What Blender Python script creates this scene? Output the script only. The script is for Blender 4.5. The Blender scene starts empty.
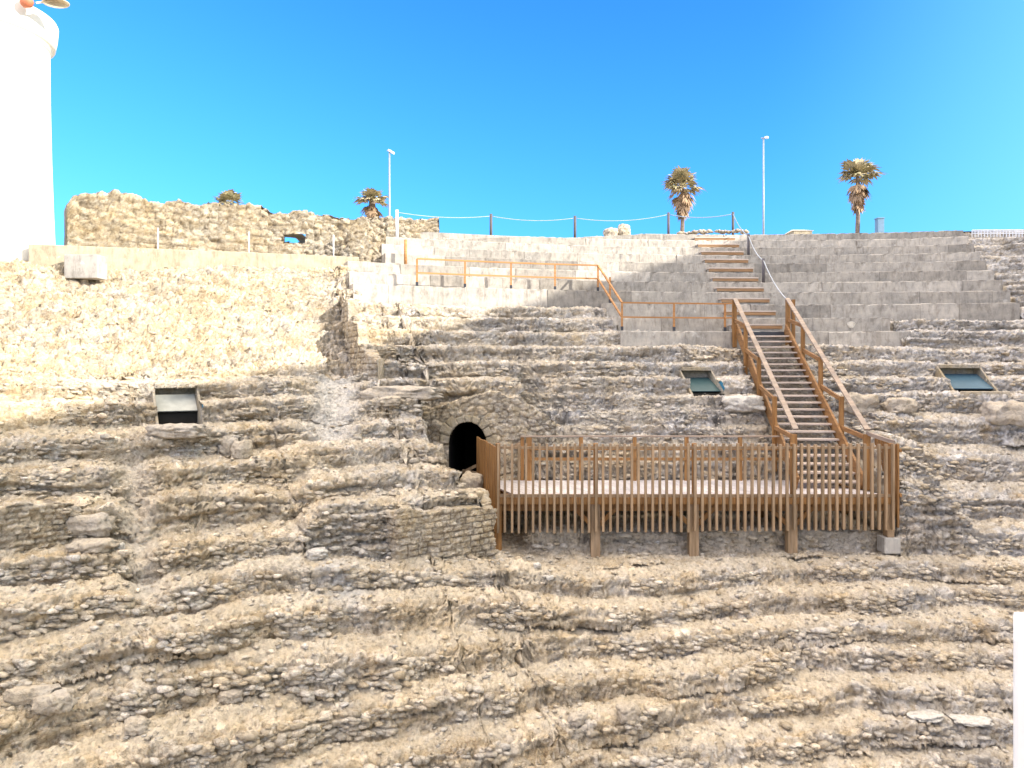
import bpy, math, random
import numpy as np
from mathutils import Vector, Matrix
random.seed(7); rng = np.random.default_rng(11)
R = math.radians
F = 740.0; HX = 512.0; HY = 370.0
CX, CY = 9.0, -11.9                      # centre of the seating circle
scene = bpy.context.scene
col = scene.collection

# ------------------------------------------------------------------ helpers
def at(px, py, Y): return Vector(((px-HX)/F*Y, Y, (HY-py)/F*Y))
def pol(th, r, z=0.0):                  # th degrees, positive to the left
    t = R(th); return Vector((CX-r*math.sin(t), CY+r*math.cos(t), z))
def th_of(x, y): return math.degrees(math.atan2(CX-x, y-CY))

def tag(o, label=None, cat=None, group=None, kind=None):
    if label: o['label'] = label
    if cat: o['category'] = cat
    if group: o['group'] = group
    if kind: o['kind'] = kind
    return o
def empty(name, loc, label, cat, group=None):
    o = bpy.data.objects.new(name, None); col.objects.link(o); o.location = loc
    o.empty_display_size = 0.2
    return tag(o, label, cat, group)

class MB:
    def __init__(s): s.v = []; s.f = []
    def add(s, vs, fs):
        b = len(s.v); s.v += [tuple(v) for v in vs]; s.f += [tuple(b+i for i in f) for f in fs]; return s
    def frame(s, c, ax, ay, az):        # box from centre and half axis vectors
        c, ax, ay, az = map(Vector, (c, ax, ay, az))
        vs = [c+ax*i+ay*j+az*k for k in (-1,1) for j in (-1,1) for i in (-1,1)]
        return s.add(vs, [(0,2,3,1),(4,5,7,6),(0,1,5,4),(2,6,7,3),(0,4,6,2),(1,3,7,5)])
    def box(s, c, d): return s.frame(c, (d[0]/2,0,0), (0,d[1]/2,0), (0,0,d[2]/2))
    def bar(s, p0, p1, w, h, up=(0,0,1)):
        p0, p1 = Vector(p0), Vector(p1); d = p1-p0; L = d.length; d.normalize()
        side = d.cross(Vector(up))
        if side.length < 1e-4: side = Vector((1,0,0))
        side.normalize(); u = side.cross(d)
        return s.frame((p0+p1)/2, d*L/2, side*w/2, u*h/2)
    def tube(s, pts, rad, n=8, cap=True):
        pts = [Vector(p) for p in pts]; rads = rad if isinstance(rad, (list, tuple)) else [rad]*len(pts)
        b = len(s.v)
        for i, p in enumerate(pts):
            d = (pts[min(i+1, len(pts)-1)]-pts[max(i-1, 0)]).normalized()
            a = d.orthogonal() if abs(d.z) > .9 else d.cross(Vector((0,0,1)))
            if abs(d.z) > .9: a = Vector((1,0,0))-d*d.x
            a.normalize(); c = d.cross(a)
            for k in range(n):
                t = 2*math.pi*k/n; s.v.append(tuple(p+(a*math.cos(t)+c*math.sin(t))*rads[i]))
        for i in range(len(pts)-1):
            for k in range(n):
                k2 = (k+1) % n; s.f.append((b+i*n+k, b+i*n+k2, b+(i+1)*n+k2, b+(i+1)*n+k))
        if cap:
            s.f.append(tuple(b+k for k in range(n))[::-1]); e = b+(len(pts)-1)*n
            s.f.append(tuple(e+k for k in range(n)))
        return s
    def build(s, name, mat, parent=None, smooth=False, bevel=0):
        me = bpy.data.meshes.new(name); me.from_pydata(s.v, [], s.f); me.materials.append(mat)
        o = bpy.data.objects.new(name, me); col.objects.link(o)
        if parent is not None:
            off = wloc(parent); me.transform(Matrix.Translation(-off)); o.parent = parent
        me.validate(); me.update()
        if smooth: me.polygons.foreach_set('use_smooth', [True]*len(me.polygons))
        if bevel:
            m = o.modifiers.new('bevel', 'BEVEL'); m.width = bevel; m.segments = 2; m.limit_method = 'ANGLE'
        return o
def wloc(o):
    v = Vector(o.location); p = o.parent
    while p is not None: v += Vector(p.location); p = p.parent
    return v
def copy_tree(o, parent=None):
    c = o.copy(); col.objects.link(c); c.parent = parent
    for ch in list(o.children): copy_tree(ch, c)
    return c

# ------------------------------------------------------------------ numpy noise
def h3(ix, iy, iz, seed):
    with np.errstate(over='ignore'):
        n = (ix.astype(np.uint32)*np.uint32(374761393) + iy.astype(np.uint32)*np.uint32(668265263)
             + iz.astype(np.uint32)*np.uint32(2147483647-1274126177) + np.uint32(seed*1442695041 & 0xffffffff))
        n = (n ^ (n >> np.uint32(13)))*np.uint32(1274126177)
        n = (n ^ (n >> np.uint32(15)))*np.uint32(2246822519)
        n = n ^ (n >> np.uint32(16))
    return n
def hf(n): return (n & np.uint32(0xffffff)).astype(np.float32)/np.float32(16777215.0)
def vnoise(p, seed=0):
    i = np.floor(p).astype(np.int64); f = (p-i).astype(np.float32); u = f*f*f*(f*(f*6-15)+10)
    i = (i & 0xffffffff)
    out = 0
    for dx in (0,1):
        wx = u[:,0] if dx else 1-u[:,0]
        for dy in (0,1):
            wy = u[:,1] if dy else 1-u[:,1]
            for dz in (0,1):
                wz = u[:,2] if dz else 1-u[:,2]
                out = out + hf(h3((i[:,0]+dx)&0xffffffff, (i[:,1]+dy)&0xffffffff, (i[:,2]+dz)&0xffffffff, seed))*wx*wy*wz
    return out*2-1
def fbm(p, oct=4, seed=0, gain=.5):
    a = 1; s = 0; t = 0
    for k in range(oct): s = s+a*vnoise(p*(2.03**k)+k*17.3, seed+k); t += a; a *= gain
    return s/t
def voro(p, seed=0, jit=.9):
    i = np.floor(p).astype(np.int64); n = len(p)
    f1 = np.full(n, 9, np.float32); f2 = np.full(n, 9, np.float32); cid = np.zeros(n, np.float32); fac = np.zeros(n, np.float32)
    for dx in (-1,0,1):
        for dy in (-1,0,1):
            for dz in (-1,0,1):
                cx = i[:,0]+dx; cy = i[:,1]+dy; cz = i[:,2]+dz
                h = h3(cx&0xffffffff, cy&0xffffffff, cz&0xffffffff, seed)
                a = (h & np.uint32(1023)).astype(np.float32)/1023; b = ((h>>np.uint32(10)) & np.uint32(1023)).astype(np.float32)/1023
                c = ((h>>np.uint32(20)) & np.uint32(1023)).astype(np.float32)/1023
                vx = cx+.5+(a-.5)*jit-p[:,0]; vy = cy+.5+(b-.5)*jit-p[:,1]; vz = cz+.5+(c-.5)*jit-p[:,2]
                d = np.sqrt(vx*vx+vy*vy+vz*vz).astype(np.float32)
                m = d < f1
                f2 = np.where(m, f1, np.minimum(f2, d)); f1 = np.where(m, d, f1)
                g_ = h*np.uint32(2654435761); cid = np.where(m, hf(g_), cid)
                t1 = ((g_>>np.uint32(3)) & np.uint32(255)).astype(np.float32)/127.5-1; t2 = ((g_>>np.uint32(11)) & np.uint32(255)).astype(np.float32)/127.5-1
                t3 = ((g_>>np.uint32(19)) & np.uint32(255)).astype(np.float32)/127.5-1
                fac = np.where(m, (t1*vx+t2*vy+t3*vz), fac)
    return f1, f2, cid, fac.astype(np.float32)
def sst(a, b, x):
    t = np.clip((x-a)/(b-a), 0, 1); return t*t*(3-2*t)

def np_mesh(name, V, Fq, mat, attrs=None, parent=None, smooth=True):
    me = bpy.data.meshes.new(name)
    me.vertices.add(len(V)); me.vertices.foreach_set('co', np.ascontiguousarray(V, np.float32).ravel())
    k = Fq.shape[1]
    me.loops.add(len(Fq)*k); me.loops.foreach_set('vertex_index', np.ascontiguousarray(Fq, np.int32).ravel())
    me.polygons.add(len(Fq)); me.polygons.foreach_set('loop_start', np.arange(0, len(Fq)*k, k, dtype=np.int32))
    me.polygons.foreach_set('loop_total', np.full(len(Fq), k, np.int32))
    if smooth: me.polygons.foreach_set('use_smooth', np.ones(len(Fq), bool))
    for nm, a in (attrs or {}).items():
        at_ = me.attributes.new(nm, 'FLOAT', 'POINT'); at_.data.foreach_set('value', np.ascontiguousarray(a, np.float32))
    me.update(calc_edges=True); me.validate()
    me.materials.append(mat)
    o = bpy.data.objects.new(name, me); col.objects.link(o)
    if parent is not None:
        me.transform(Matrix.Translation(-wloc(parent))); o.parent = parent
    return o
def grid_faces(ni, nj):                 # index = i*nj+j
    a = np.arange(ni*nj).reshape(ni, nj)
    return np.stack([a[:-1,:-1].ravel(), a[:-1,1:].ravel(), a[1:,1:].ravel(), a[1:,:-1].ravel()], 1)

# ------------------------------------------------------------------ materials
def new_mat(name, rough=.9, spec=.25):
    m = bpy.data.materials.new(name); m.use_nodes = True; nt = m.node_tree
    b = nt.nodes['Principled BSDF']; b.inputs['Roughness'].default_value = rough
    b.inputs['Specular IOR Level'].default_value = spec
    return m, nt, b
def N(nt, t, **kw):
    n = nt.nodes.new(t)
    for k, v in kw.items():
        if k.startswith('i_'):
            key = k[2:]; key = int(key) if key.isdigit() else key.replace('_', ' ')
            n.inputs[key].default_value = v
        else: setattr(n, k, v)
    return n
def L(nt, a, b): nt.links.new(a, b)
def noise(nt, scale, detail=6, rough=.6, vec=None, sc=None):
    n = N(nt, 'ShaderNodeTexNoise', i_Scale=scale, i_Detail=detail, i_Roughness=rough)
    if vec is not None:
        if sc:
            mp = N(nt, 'ShaderNodeMapping'); mp.inputs['Scale'].default_value = sc; L(nt, vec, mp.inputs['Vector']); vec = mp.outputs[0]
        L(nt, vec, n.inputs['Vector'])
    return n.outputs['Fac']
def ramp(nt, fac, stops):
    r = N(nt, 'ShaderNodeValToRGB'); el = r.color_ramp.elements
    while len(el) < len(stops): el.new(.5)
    for e, (p, c) in zip(el, stops): e.position = p; e.color = (*c, 1) if len(c) == 3 else c
    L(nt, fac, r.inputs['Fac']); return r.outputs['Color']
def mix(nt, fac, a, b, mode='MIX'):
    m = N(nt, 'ShaderNodeMix', data_type='RGBA', blend_type=mode)
    for s, i in ((fac, 0), (a, 6), (b, 7)):
        if isinstance(s, (float, int)): m.inputs[i].default_value = s
        elif isinstance(s, tuple): m.inputs[i].default_value = (*s, 1)
        else: L(nt, s, m.inputs[i])
    return m.outputs[2]
def mth(nt, op, a, b=0.0, c=None):
    m = N(nt, 'ShaderNodeMath', operation=op)
    for i, s in enumerate((a, b) if c is None else (a, b, c)):
        if isinstance(s, (float, int)): m.inputs[i].default_value = s
        else: L(nt, s, m.inputs[i])
    return m.outputs[0]
def attr(nt, nm): return N(nt, 'ShaderNodeAttribute', attribute_name=nm).outputs['Fac']
def geo(nt): return N(nt, 'ShaderNodeNewGeometry').outputs['Position']
def bump(nt, b, h, dist, strength=1.0):
    n = N(nt, 'ShaderNodeBump', i_Strength=strength, i_Distance=dist); L(nt, h, n.inputs['Height']); L(nt, n.outputs[0], b.inputs['Normal'])

def rock_mat(name, tan, grey, ochre, pale, greyness=.5, xgrey=False, stone=True):
    m, nt, b = new_mat(name, .95, .15); P = geo(nt)
    n1 = noise(nt, .55, 5, .6, P); n2 = noise(nt, 2.3, 6, .65, P); n3 = noise(nt, 14, 5, .7, P); n4 = noise(nt, 55, 3, .7, P)
    g = mth(nt, 'ADD', mth(nt, 'MULTIPLY', n1, .55), mth(nt, 'MULTIPLY', n2, .45))
    if xgrey:
        sx = N(nt, 'ShaderNodeSeparateXYZ'); L(nt, P, sx.inputs[0])
        mr = N(nt, 'ShaderNodeMapRange'); L(nt, sx.outputs[0], mr.inputs[0])
        mr.inputs[1].default_value = -9; mr.inputs[2].default_value = 12; mr.inputs[3].default_value = -.09; mr.inputs[4].default_value = .13
        mz = N(nt, 'ShaderNodeMapRange'); L(nt, sx.outputs[2], mz.inputs[0])
        mz.inputs[1].default_value = -5; mz.inputs[2].default_value = -1; mz.inputs[3].default_value = -.05; mz.inputs[4].default_value = .03
        g = mth(nt, 'ADD', mth(nt, 'ADD', g, mr.outputs[0]), mz.outputs[0])
    c = ramp(nt, g, [(.40, tan), (.62, grey)])
    oc = ramp(nt, noise(nt, 1.1, 5, .7, P), [(.57, (0,0,0)), (.72, (1,1,1))])
    c = mix(nt, mth(nt, 'MULTIPLY', oc, .6), c, ochre)
    if stone:
        ca = attr(nt, 'cell'); cb = attr(nt, 'cellb')
        v = mth(nt, 'ADD', .76, mth(nt, 'MULTIPLY', ca, .40)); v2 = mth(nt, 'ADD', .86, mth(nt, 'MULTIPLY', cb, .28))
        vv = N(nt, 'ShaderNodeCombineColor'); k = mth(nt, 'MULTIPLY', v, v2)
        for i in range(3): L(nt, k, vv.inputs[i])
        c = mix(nt, 1.0, c, vv.outputs[0], 'MULTIPLY')
        tint = ramp(nt, cb, [(.0, (1,.93,.80)), (.5, (1,1,1)), (.9, (.93,.97,1.04)), (.97, (1.3,1.3,1.32))])
        c = mix(nt, .8, c, tint, 'MULTIPLY')
        # dust lying on the treads
        dust = mth(nt, 'MULTIPLY', attr(nt, 'dust'), ramp(nt, n2, [(.3, (.3,)*3), (.6, (1,)*3)]))
        c = mix(nt, mth(nt, 'MULTIPLY', dust, .75), c, pale)
        c = mix(nt, attr(nt, 'mort'), c, (.62,.60,.57))
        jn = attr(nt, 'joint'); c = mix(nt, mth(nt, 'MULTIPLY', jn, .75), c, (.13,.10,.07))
    c = mix(nt, 1.0, c, ramp(nt, n3, [(.28, (.62,.58,.54)), (.48, (1,)*3), (.72, (1.26,1.25,1.22))]), 'MULTIPLY')
    if stone:
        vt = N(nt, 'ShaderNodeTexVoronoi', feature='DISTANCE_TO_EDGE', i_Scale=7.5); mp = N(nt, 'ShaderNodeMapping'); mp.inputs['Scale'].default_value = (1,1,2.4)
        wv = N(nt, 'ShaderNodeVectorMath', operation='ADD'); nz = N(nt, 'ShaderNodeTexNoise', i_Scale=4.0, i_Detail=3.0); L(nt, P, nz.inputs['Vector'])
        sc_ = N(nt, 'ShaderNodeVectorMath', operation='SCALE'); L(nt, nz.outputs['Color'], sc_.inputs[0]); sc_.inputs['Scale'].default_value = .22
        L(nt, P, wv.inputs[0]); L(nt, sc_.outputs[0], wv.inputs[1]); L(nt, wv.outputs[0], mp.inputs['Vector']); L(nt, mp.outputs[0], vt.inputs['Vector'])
        crk = ramp(nt, vt.outputs['Distance'], [(.0, (.55,.47,.38)), (.045, (.92,.90,.88)), (.1, (1,1,1))])  # brown joint soil, with the shade of fine cracks put into the colour
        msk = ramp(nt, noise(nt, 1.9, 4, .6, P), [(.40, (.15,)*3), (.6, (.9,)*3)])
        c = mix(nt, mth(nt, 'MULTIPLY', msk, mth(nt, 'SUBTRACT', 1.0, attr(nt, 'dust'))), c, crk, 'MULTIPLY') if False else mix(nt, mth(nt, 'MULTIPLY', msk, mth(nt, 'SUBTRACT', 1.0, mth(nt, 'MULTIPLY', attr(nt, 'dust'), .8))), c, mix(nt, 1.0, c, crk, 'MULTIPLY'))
    sp = ramp(nt, noise(nt, 9, 6, .75, P), [(.30, (.55,.53,.5)), (.44, (1,1,1))])    # dark lichen flecks
    c = mix(nt, .4, c, sp, 'MULTIPLY')
    L(nt, c, b.inputs['Base Color'])
    hh = mth(nt, 'ADD', mth(nt, 'MULTIPLY', n3, 1.0), mth(nt, 'MULTIPLY', n4, .45))
    bump(nt, b, hh, .07, 1.0)
    return m

TAN = (.64,.53,.375); GREY = (.58,.545,.50); OCH = (.62,.44,.22); PALE = (.65,.565,.435)
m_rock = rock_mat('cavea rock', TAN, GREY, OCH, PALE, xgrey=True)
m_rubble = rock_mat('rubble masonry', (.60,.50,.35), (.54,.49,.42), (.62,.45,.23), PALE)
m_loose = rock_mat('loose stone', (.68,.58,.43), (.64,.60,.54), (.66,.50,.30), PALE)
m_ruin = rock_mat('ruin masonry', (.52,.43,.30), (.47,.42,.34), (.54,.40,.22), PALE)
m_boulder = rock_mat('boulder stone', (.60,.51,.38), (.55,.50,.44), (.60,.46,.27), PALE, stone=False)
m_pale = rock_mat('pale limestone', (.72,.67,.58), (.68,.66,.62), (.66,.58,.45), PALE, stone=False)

def concrete_mat(name, c1, c2, tint=True):
    m, nt, b = new_mat(name, .92, .2); P = geo(nt)
    n1 = noise(nt, 1.3, 7, .68, P, (1,1,2.2)); n2 = noise(nt, 7, 6, .7, P, (1,1,.45)); n3 = noise(nt, 40, 4, .7, P)
    c = ramp(nt, n1, [(.36, c1), (.64, c2)])
    c = mix(nt, 1.0, c, ramp(nt, n2, [(.3, (.62,.60,.58)), (.5, (1,)*3), (.72, (1.2,1.18,1.14))]), 'MULTIPLY')
    drip = ramp(nt, noise(nt, 3.0, 4, .7, P, (1.6,1.6,.15)), [(.56, (1,)*3), (.68, (.74,.72,.70))])
    c = mix(nt, .7, c, drip, 'MULTIPLY')
    wh = ramp(nt, noise(nt, 3.4, 5, .65, P), [(.62, (0,)*3), (.70, (1,)*3)])
    c = mix(nt, mth(nt, 'MULTIPLY', wh, .45), c, (.66,.63,.57))
    if tint:
        t = attr(nt, 'tint'); cc = N(nt, 'ShaderNodeCombineColor')
        for i in range(3): L(nt, t, cc.inputs[i])
        c = mix(nt, 1.0, c, cc.outputs[0], 'MULTIPLY')
    L(nt, c, b.inputs['Base Color']); bump(nt, b, mth(nt, 'ADD', n3, n2), .012, .8); return m
m_conc = concrete_mat('aged concrete', (.32,.30,.27), (.43,.395,.345))
m_wallconc = concrete_mat('limewashed wall', (.33,.285,.205), (.40,.35,.26), False)
m_blockconc = concrete_mat('concrete footing', (.36,.34,.31), (.44,.42,.38), False)

def wood_mat(name, c1, c2, axis=(1,1,.08), rough=.65):
    m, nt, b = new_mat(name, rough, .3); P = N(nt, 'ShaderNodeTexCoord').outputs['Object']
    n = noise(nt, 22, 5, .65, P, axis); n2 = noise(nt, 1.0, 4, .7, P, tuple(9 if a_ == 1 else .5 for a_ in axis))
    c = ramp(nt, n, [(.32, c1), (.66, c2)])
    c = mix(nt, .8, c, ramp(nt, n2, [(.32, (.66,.68,.72)), (.68, (1.22,1.14,1.06))]), 'MULTIPLY')
    L(nt, c, b.inputs['Base Color']); bump(nt, b, n, .004, .6); return m
m_wood_o = wood_mat('red brown timber', (.20,.098,.032), (.36,.195,.07))
m_wood_h = wood_mat('timber along stair', (.20,.105,.042), (.35,.195,.08), (.1,.1,1))
m_wood_g = wood_mat('weathered timber', (.21,.145,.08), (.38,.275,.175))
m_wood_rail = wood_mat('greyed handrail', (.26,.20,.155), (.38,.31,.245), (.1,.1,1))
m_tread = wood_mat('worn tread timber', (.40,.34,.29), (.60,.53,.47), (.1,1,1))
m_deck = wood_mat('silvered decking', (.40,.38,.385), (.56,.535,.55), (.3,.05,1))
m_step = wood_mat('step timber', (.25,.145,.07), (.38,.24,.13), (.1,1,1))
m_corten = wood_mat('rusty orange rail', (.36,.17,.06), (.50,.26,.10), (.1,.1,1), .6)
def flat_mat(name, c, rough=.6, metal=0, spec=.4, var=.12, sc=6):
    m, nt, b = new_mat(name, rough, spec); b.inputs['Metallic'].default_value = metal
    n = noise(nt, sc, 5, .6, geo(nt))
    L(nt, mix(nt, 1.0, c, ramp(nt, n, [(.3, (1-var,)*3), (.7, (1+var,)*3)]), 'MULTIPLY'), b.inputs['Base Color']); return m
m_white = flat_mat('white limewash', (.80,.78,.73), .8, 0, .2, .05)
m_foot = flat_mat('dark post shoe', (.04,.042,.05), .5)
m_steel = flat_mat('galvanised steel', (.30,.33,.37), .45, .3)
m_paintw = flat_mat('white enamel', (.78,.80,.82), .4)
m_rope = flat_mat('pale rope', (.40,.42,.43), .9)
m_ropeb = flat_mat('blue grey rope', (.20,.27,.36), .9)
m_postd = flat_mat('grey brown post', (.10,.09,.095), .7)
m_glass_t = flat_mat('teal roof sheet', (.035,.075,.08), .5, 0, .3)
m_glass_b = flat_mat('blue roof sheet', (.05,.105,.145), .5, 0, .3)
m_panel = flat_mat('off white sheet', (.44,.44,.39), .9, 0, .1)
m_shade = flat_mat('shade dark stone', (.035,.032,.028), .95, 0, .1)  # shade of passage and wells put into the near black colour
m_reveal = rock_mat('reveal stone', (.42,.34,.22), (.44,.42,.38), (.5,.4,.2), PALE, stone=False)
m_redbox = flat_mat('terracotta housing', (.50,.17,.09), .6)
m_dish = flat_mat('beige dish', (.62,.55,.43), .5)
m_bluebox = flat_mat('blue grey render', (.13,.22,.32), .8)

# ------------------------------------------------------------------ terrain of the cavea
# concrete rows: front radius and top height
CR = [34.2+.7*k for k in range(12)]
CZ = [1.175,1.63,2.11,2.56,2.98,3.40,3.83,4.23,4.62,5.02,5.38,5.42]
def zmax(x): return 4.66+np.clip((x+4)*.078, 0, .95)

def profile():
    """lists of r, z, r_smooth, z_smooth, seg (0 B rows, 1 cut, 2 A rows, 3 upper rows), dust"""
    S = []
    def seg(rows, r0, z0, dr, dz, kind, nr, nt, batter, tf):
        r, z = r0, z0
        for k in range(rows):
            for i in range(nr):                       # riser
                t = i/nr; S.append((r+batter*t-(batter*.5), z+dz*(1-tf)*t, kind, 0.0, k))
            for i in range(nt):                       # tread
                t = i/nt; S.append((r+batter*.5+(dr-batter)*t, z+dz*(1-tf)+dz*tf*t, kind, t, k))
            r += dr; z += dz
        return r, z
    r, z = seg(11, 27.4-11*.60, -3.9-11*.35, .60, .35, 0, 12, 17, .10, .22)
    for i in range(26): S.append((27.38+.1*i/26, -3.9+1.1*i/26, 1, 0.0, 0))
    seg(8, 27.5, -2.8, 6.7/8, 3.49/8, 2, 14, 22, .08, .14)
    seg(11, 34.2, .69, .7, .43, 3, 9, 13, .06, .1)
    S.append((41.9, 5.42, 3, 1, 11)); S.append((43.5, 5.42, 3, 1, 12))
    return np.array(S)
S0 = profile(); UP = 3
_x = np.arange(len(S0)); _u = np.linspace(0, len(S0)-1, (len(S0)-1)*UP+1)
S = np.stack([np.interp(_u, _x, S0[:,0]), np.interp(_u, _x, S0[:,1]), S0[np.floor(_u+1e-6).astype(int),2], S0[np.floor(_u+1e-6).astype(int),3], S0[np.floor(_u+1e-6).astype(int),4]], 1)
NJ = len(S)
fine = np.linspace(42, -18.5, 1150); fine2 = np.linspace(80, 42.3, 60); fine3 = np.linspace(-18.8, -62, 50)
TH = np.concatenate([fine2, fine, fine3]); NI = len(TH)
rj, zj, kj, tj, rowj = [S[:,i] for i in range(5)]
th = TH[:,None]+0*rj[None]; r = rj[None]+0*th; z = zj[None]+0*th
kind = kj[None]+0*th; tt = tj[None]+0*th; row = rowj[None]+0*th
# smooth version of profile
w = 41*UP+(UP+1)%2; ker = np.ones(w)/w
def smoothp(a):
    p = np.concatenate([np.full(w//2, a[0]), a, np.full(w//2, a[-1])]); return np.convolve(p, ker, 'valid')
zs = smoothp(zj)[None]+0*th; rs = smoothp(rj)[None]+0*th
n1 = lambda a, b, s, sd: vnoise(np.stack([a.ravel()*s, b.ravel(), 0*a.ravel()+sd], 1), sd).reshape(a.shape)
# ragged rows: each row wanders a little in radius and height
rowid = row+kind*20
wob = n1(th, rowid*3.7, .22, 3)*np.where(kind == 0, .26, .16) + n1(th, rowid*5.1, .8, 4)*.09
cut = (kind == 1)
r = r+np.where(cut, 0, wob)
z = z+np.where(cut, 0, n1(th, rowid*2.3, .3, 5)*.07)
# how stepped each part of the slope still is
sf = np.clip(.92+.42*n1(th, rs*.55, .35, 8)+.16*n1(th, rs*1.7, 1.4, 9), .3, 1.06)
left = sst(22.45, 22.62, th)*sst(32.5, 32.9, rs)
sf = sf*(1-.82*left)
sf = np.where((kind == 2) & (th < 22), np.maximum(sf, .85), sf)
chute = np.exp(-((th-(24.6-(rs-31)*.45))/.85)**2)*sst(29.6, 30.3, rs)*(1-sst(32.3, 33.0, rs))
chute2 = np.exp(-((th-32.2)/.5)**2)*sst(26.5, 27.3, rs)*(1-sst(29.6, 30.6, rs))
sf = sf*(1-.85*chute)*(1-.7*chute2)
sf = np.where(cut, 1, sf)
sf = np.where((kind == 0) & (rs < 26.9), np.maximum(sf, .84), sf)
r = rs+(r-rs)*sf; z = zs+(z-zs)*sf
# depth of the cut between the upper and the lower seating
g = 1-sst(-2.2, .3, th)*(1-sst(26.2, 27.4, th))           # 1 = no vertical cut here
D = np.interp(th, [15,19.7,22.5,26.5,29], [1.1,.82,.6,.4,.3])
z = np.where(kind == 0, z+(1.1-D)*sst(23.8, 27.4, rs), z)
z = np.where(cut, -2.8-D*g*0-(D)*(1-(zj[None]+3.9)/1.1)*(1-g)-D*g, z)
z = np.where(kind == 2, z-g*D*(1-sst(27.4, 31.2, rs)), z)
# left wedge lies lower than the wedge carrying the walkway
drop = left*(.40*(1-sst(35.5,38,rs))+.65*np.exp(-((th-22.8)/1.7)**2)*(1-sst(35.4, 36.8, rs)))
z = z-drop
chd = .28*chute+.25*chute2
z = z-chd
# under the concrete
conc = ((kind == 3)*np.where(rowj[None] >= 3, sst(-11.5, -11.3, th)*(1-sst(20.6, 21.8, th)*1.0),
        np.where(rowj[None] == 2, sst(-11.3, -11.1, th), sst(-4.7, -4.5, th))*(1-sst(9.45, 9.7, th))))
z = z-.38*conc
z = np.where(rs > 41, np.minimum(z, 5.30), z)
z = np.where((th > 20.2) & (rs > 38.3), np.minimum(z, 3.3), z)
z = np.where((th > 22.4) & (rs > 36), np.minimum(z, np.interp(th, [22,38], [3.2,2.66])), z)
X = CX-r*np.sin(np.radians(th)); Y = CY+r*np.cos(np.radians(th))
# carved floor around the platform
poly = [(-3.5,9),(-3.45,12.55),(-2.95,13.0),(-2.2,13.28),(-.42,14.35),(-.98,15.0),(-1.66,15.9),(-1.98,17.85),(.45,17.92),(8.0,17.80),(7.95,17.0),(7.95,15.2),(8.4,9)]
def sdist(X, Y, P):
    d = np.full(X.shape, 1e9); ins = np.zeros(X.shape, bool)
    for i in range(len(P)):
        x0, y0 = P[i]; x1, y1 = P[(i+1) % len(P)]
        ex, ey = x1-x0, y1-y0; wx, wy = X-x0, Y-y0
        t = np.clip((wx*ex+wy*ey)/(ex*ex+ey*ey), 0, 1)
        d = np.minimum(d, (wx-ex*t)**2+(wy-ey*t)**2)
        c = ((y0 <= Y) != (y1 <= Y)) & (X < (x1-x0)*(Y-y0)/((y1-y0) if y1 != y0 else 1e-9)+x0)
        ins ^= c
    d = np.sqrt(d); return np.where(ins, -d, d)
sd = sdist(X, Y, poly)+.08*n1(X*1.0, Y*1.0, 1.7, 21)
fl = np.interp(X+.25*np.maximum(0,Y-14.6)*(X>-2), [-3.4,-2.2,-.4,.2], [-3.25,-3.4,-3.68,-3.88])+.42*sst(.2, .5, X)*sst(15.75, 15.95, Y)+.06*n1(X, Y, 1.1, 22)
steep = 9.0
h0 = np.where(X > .2, np.maximum(.1, -2.62-fl), 9.0)
up_ = np.maximum(0, sd-h0/steep)*1.35
ups = np.floor(up_/.40)*.40+np.minimum(1, (up_ % .40)/.40/.35)*.40
lim = fl+np.minimum(np.maximum(0, sd)*steep, h0)+ups
carved = (z > lim)
stepz = lim
z = np.where(kind >= 1, np.minimum(z, stepz), z)
sxx = 7.02+.44*(Y-16.3)/5.9; szz = -2.64+3.815*(Y-16.45)/5.7
z = np.where((np.abs(X-sxx) < .95) & (Y > 16.3) & (Y < 22.1), np.minimum(z, szz-.42+.5*sst(.7,.95,np.abs(X-sxx))), z)
# resample every column by arc length
NJ2 = 980
ar = np.concatenate([np.zeros((NI,1)), np.cumsum(np.hypot(np.diff(r, axis=1), np.diff(z, axis=1)), 1)], 1)
ins_ = (carved & (sd < 0)).astype(float)
srcs = dict(r=r, z=z, tt=tt, rs=rs, left=left, chute=chute, chute2=chute2, conc=conc, ins=ins_, kind=kind*1.0)
outd = {k: np.empty((NI, NJ2)) for k in srcs}
for i in range(NI):
    t_ = np.linspace(0, ar[i,-1], NJ2)
    for k, v in srcs.items(): outd[k][i] = np.interp(t_, ar[i], v[i])
r, z, tt, rs, left, chute, chute2, conc, ins_, kind = [outd[k] for k in ('r','z','tt','rs','left','chute','chute2','conc','ins','kind')]
NJ = NJ2; kind = np.round(kind)
T_ = np.radians(TH)[:,None]; X = CX-r*np.sin(T_); Y = CY+r*np.cos(T_)
# normals of the macro form, smoothed
pos = np.stack([X, Y, z], -1)
def sm(a, n):
    k = np.ones(2*n+1)/(2*n+1); c = np.cumsum(np.pad(a, ((0,0),(n+1,n),(0,0)), 'edge'), 1)
    return (c[:,2*n+1:]-c[:,:-2*n-1])/(2*n+1)
ps = sm(pos, 3)
dj = np.gradient(ps, axis=1); di = np.gradient(ps, axis=0)
nr = np.cross(di, dj); nr /= np.linalg.norm(nr, axis=-1, keepdims=True)+1e-9
sgn = np.where((nr[...,2:3] - .3*np.stack([X-CX, Y-CY], -1).dot(np.array([0,1]))[...,None]*0) < -.05, -1, 1); nr = nr*sgn
nr = sm(nr, 2); nr /= np.linalg.norm(nr, axis=-1, keepdims=True)+1e-9
p = pos.reshape(-1, 3).astype(np.float64); nr = nr.reshape(-1, 3)
dustm = np.where(kind == 0, sst(.12, .5, tt)*1.0, sst(.25, .7, tt)*.75).ravel()
dustm = np.maximum(dustm, ins_.ravel()*.8)
dustm = dustm*(1-.9*left.ravel())
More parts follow.
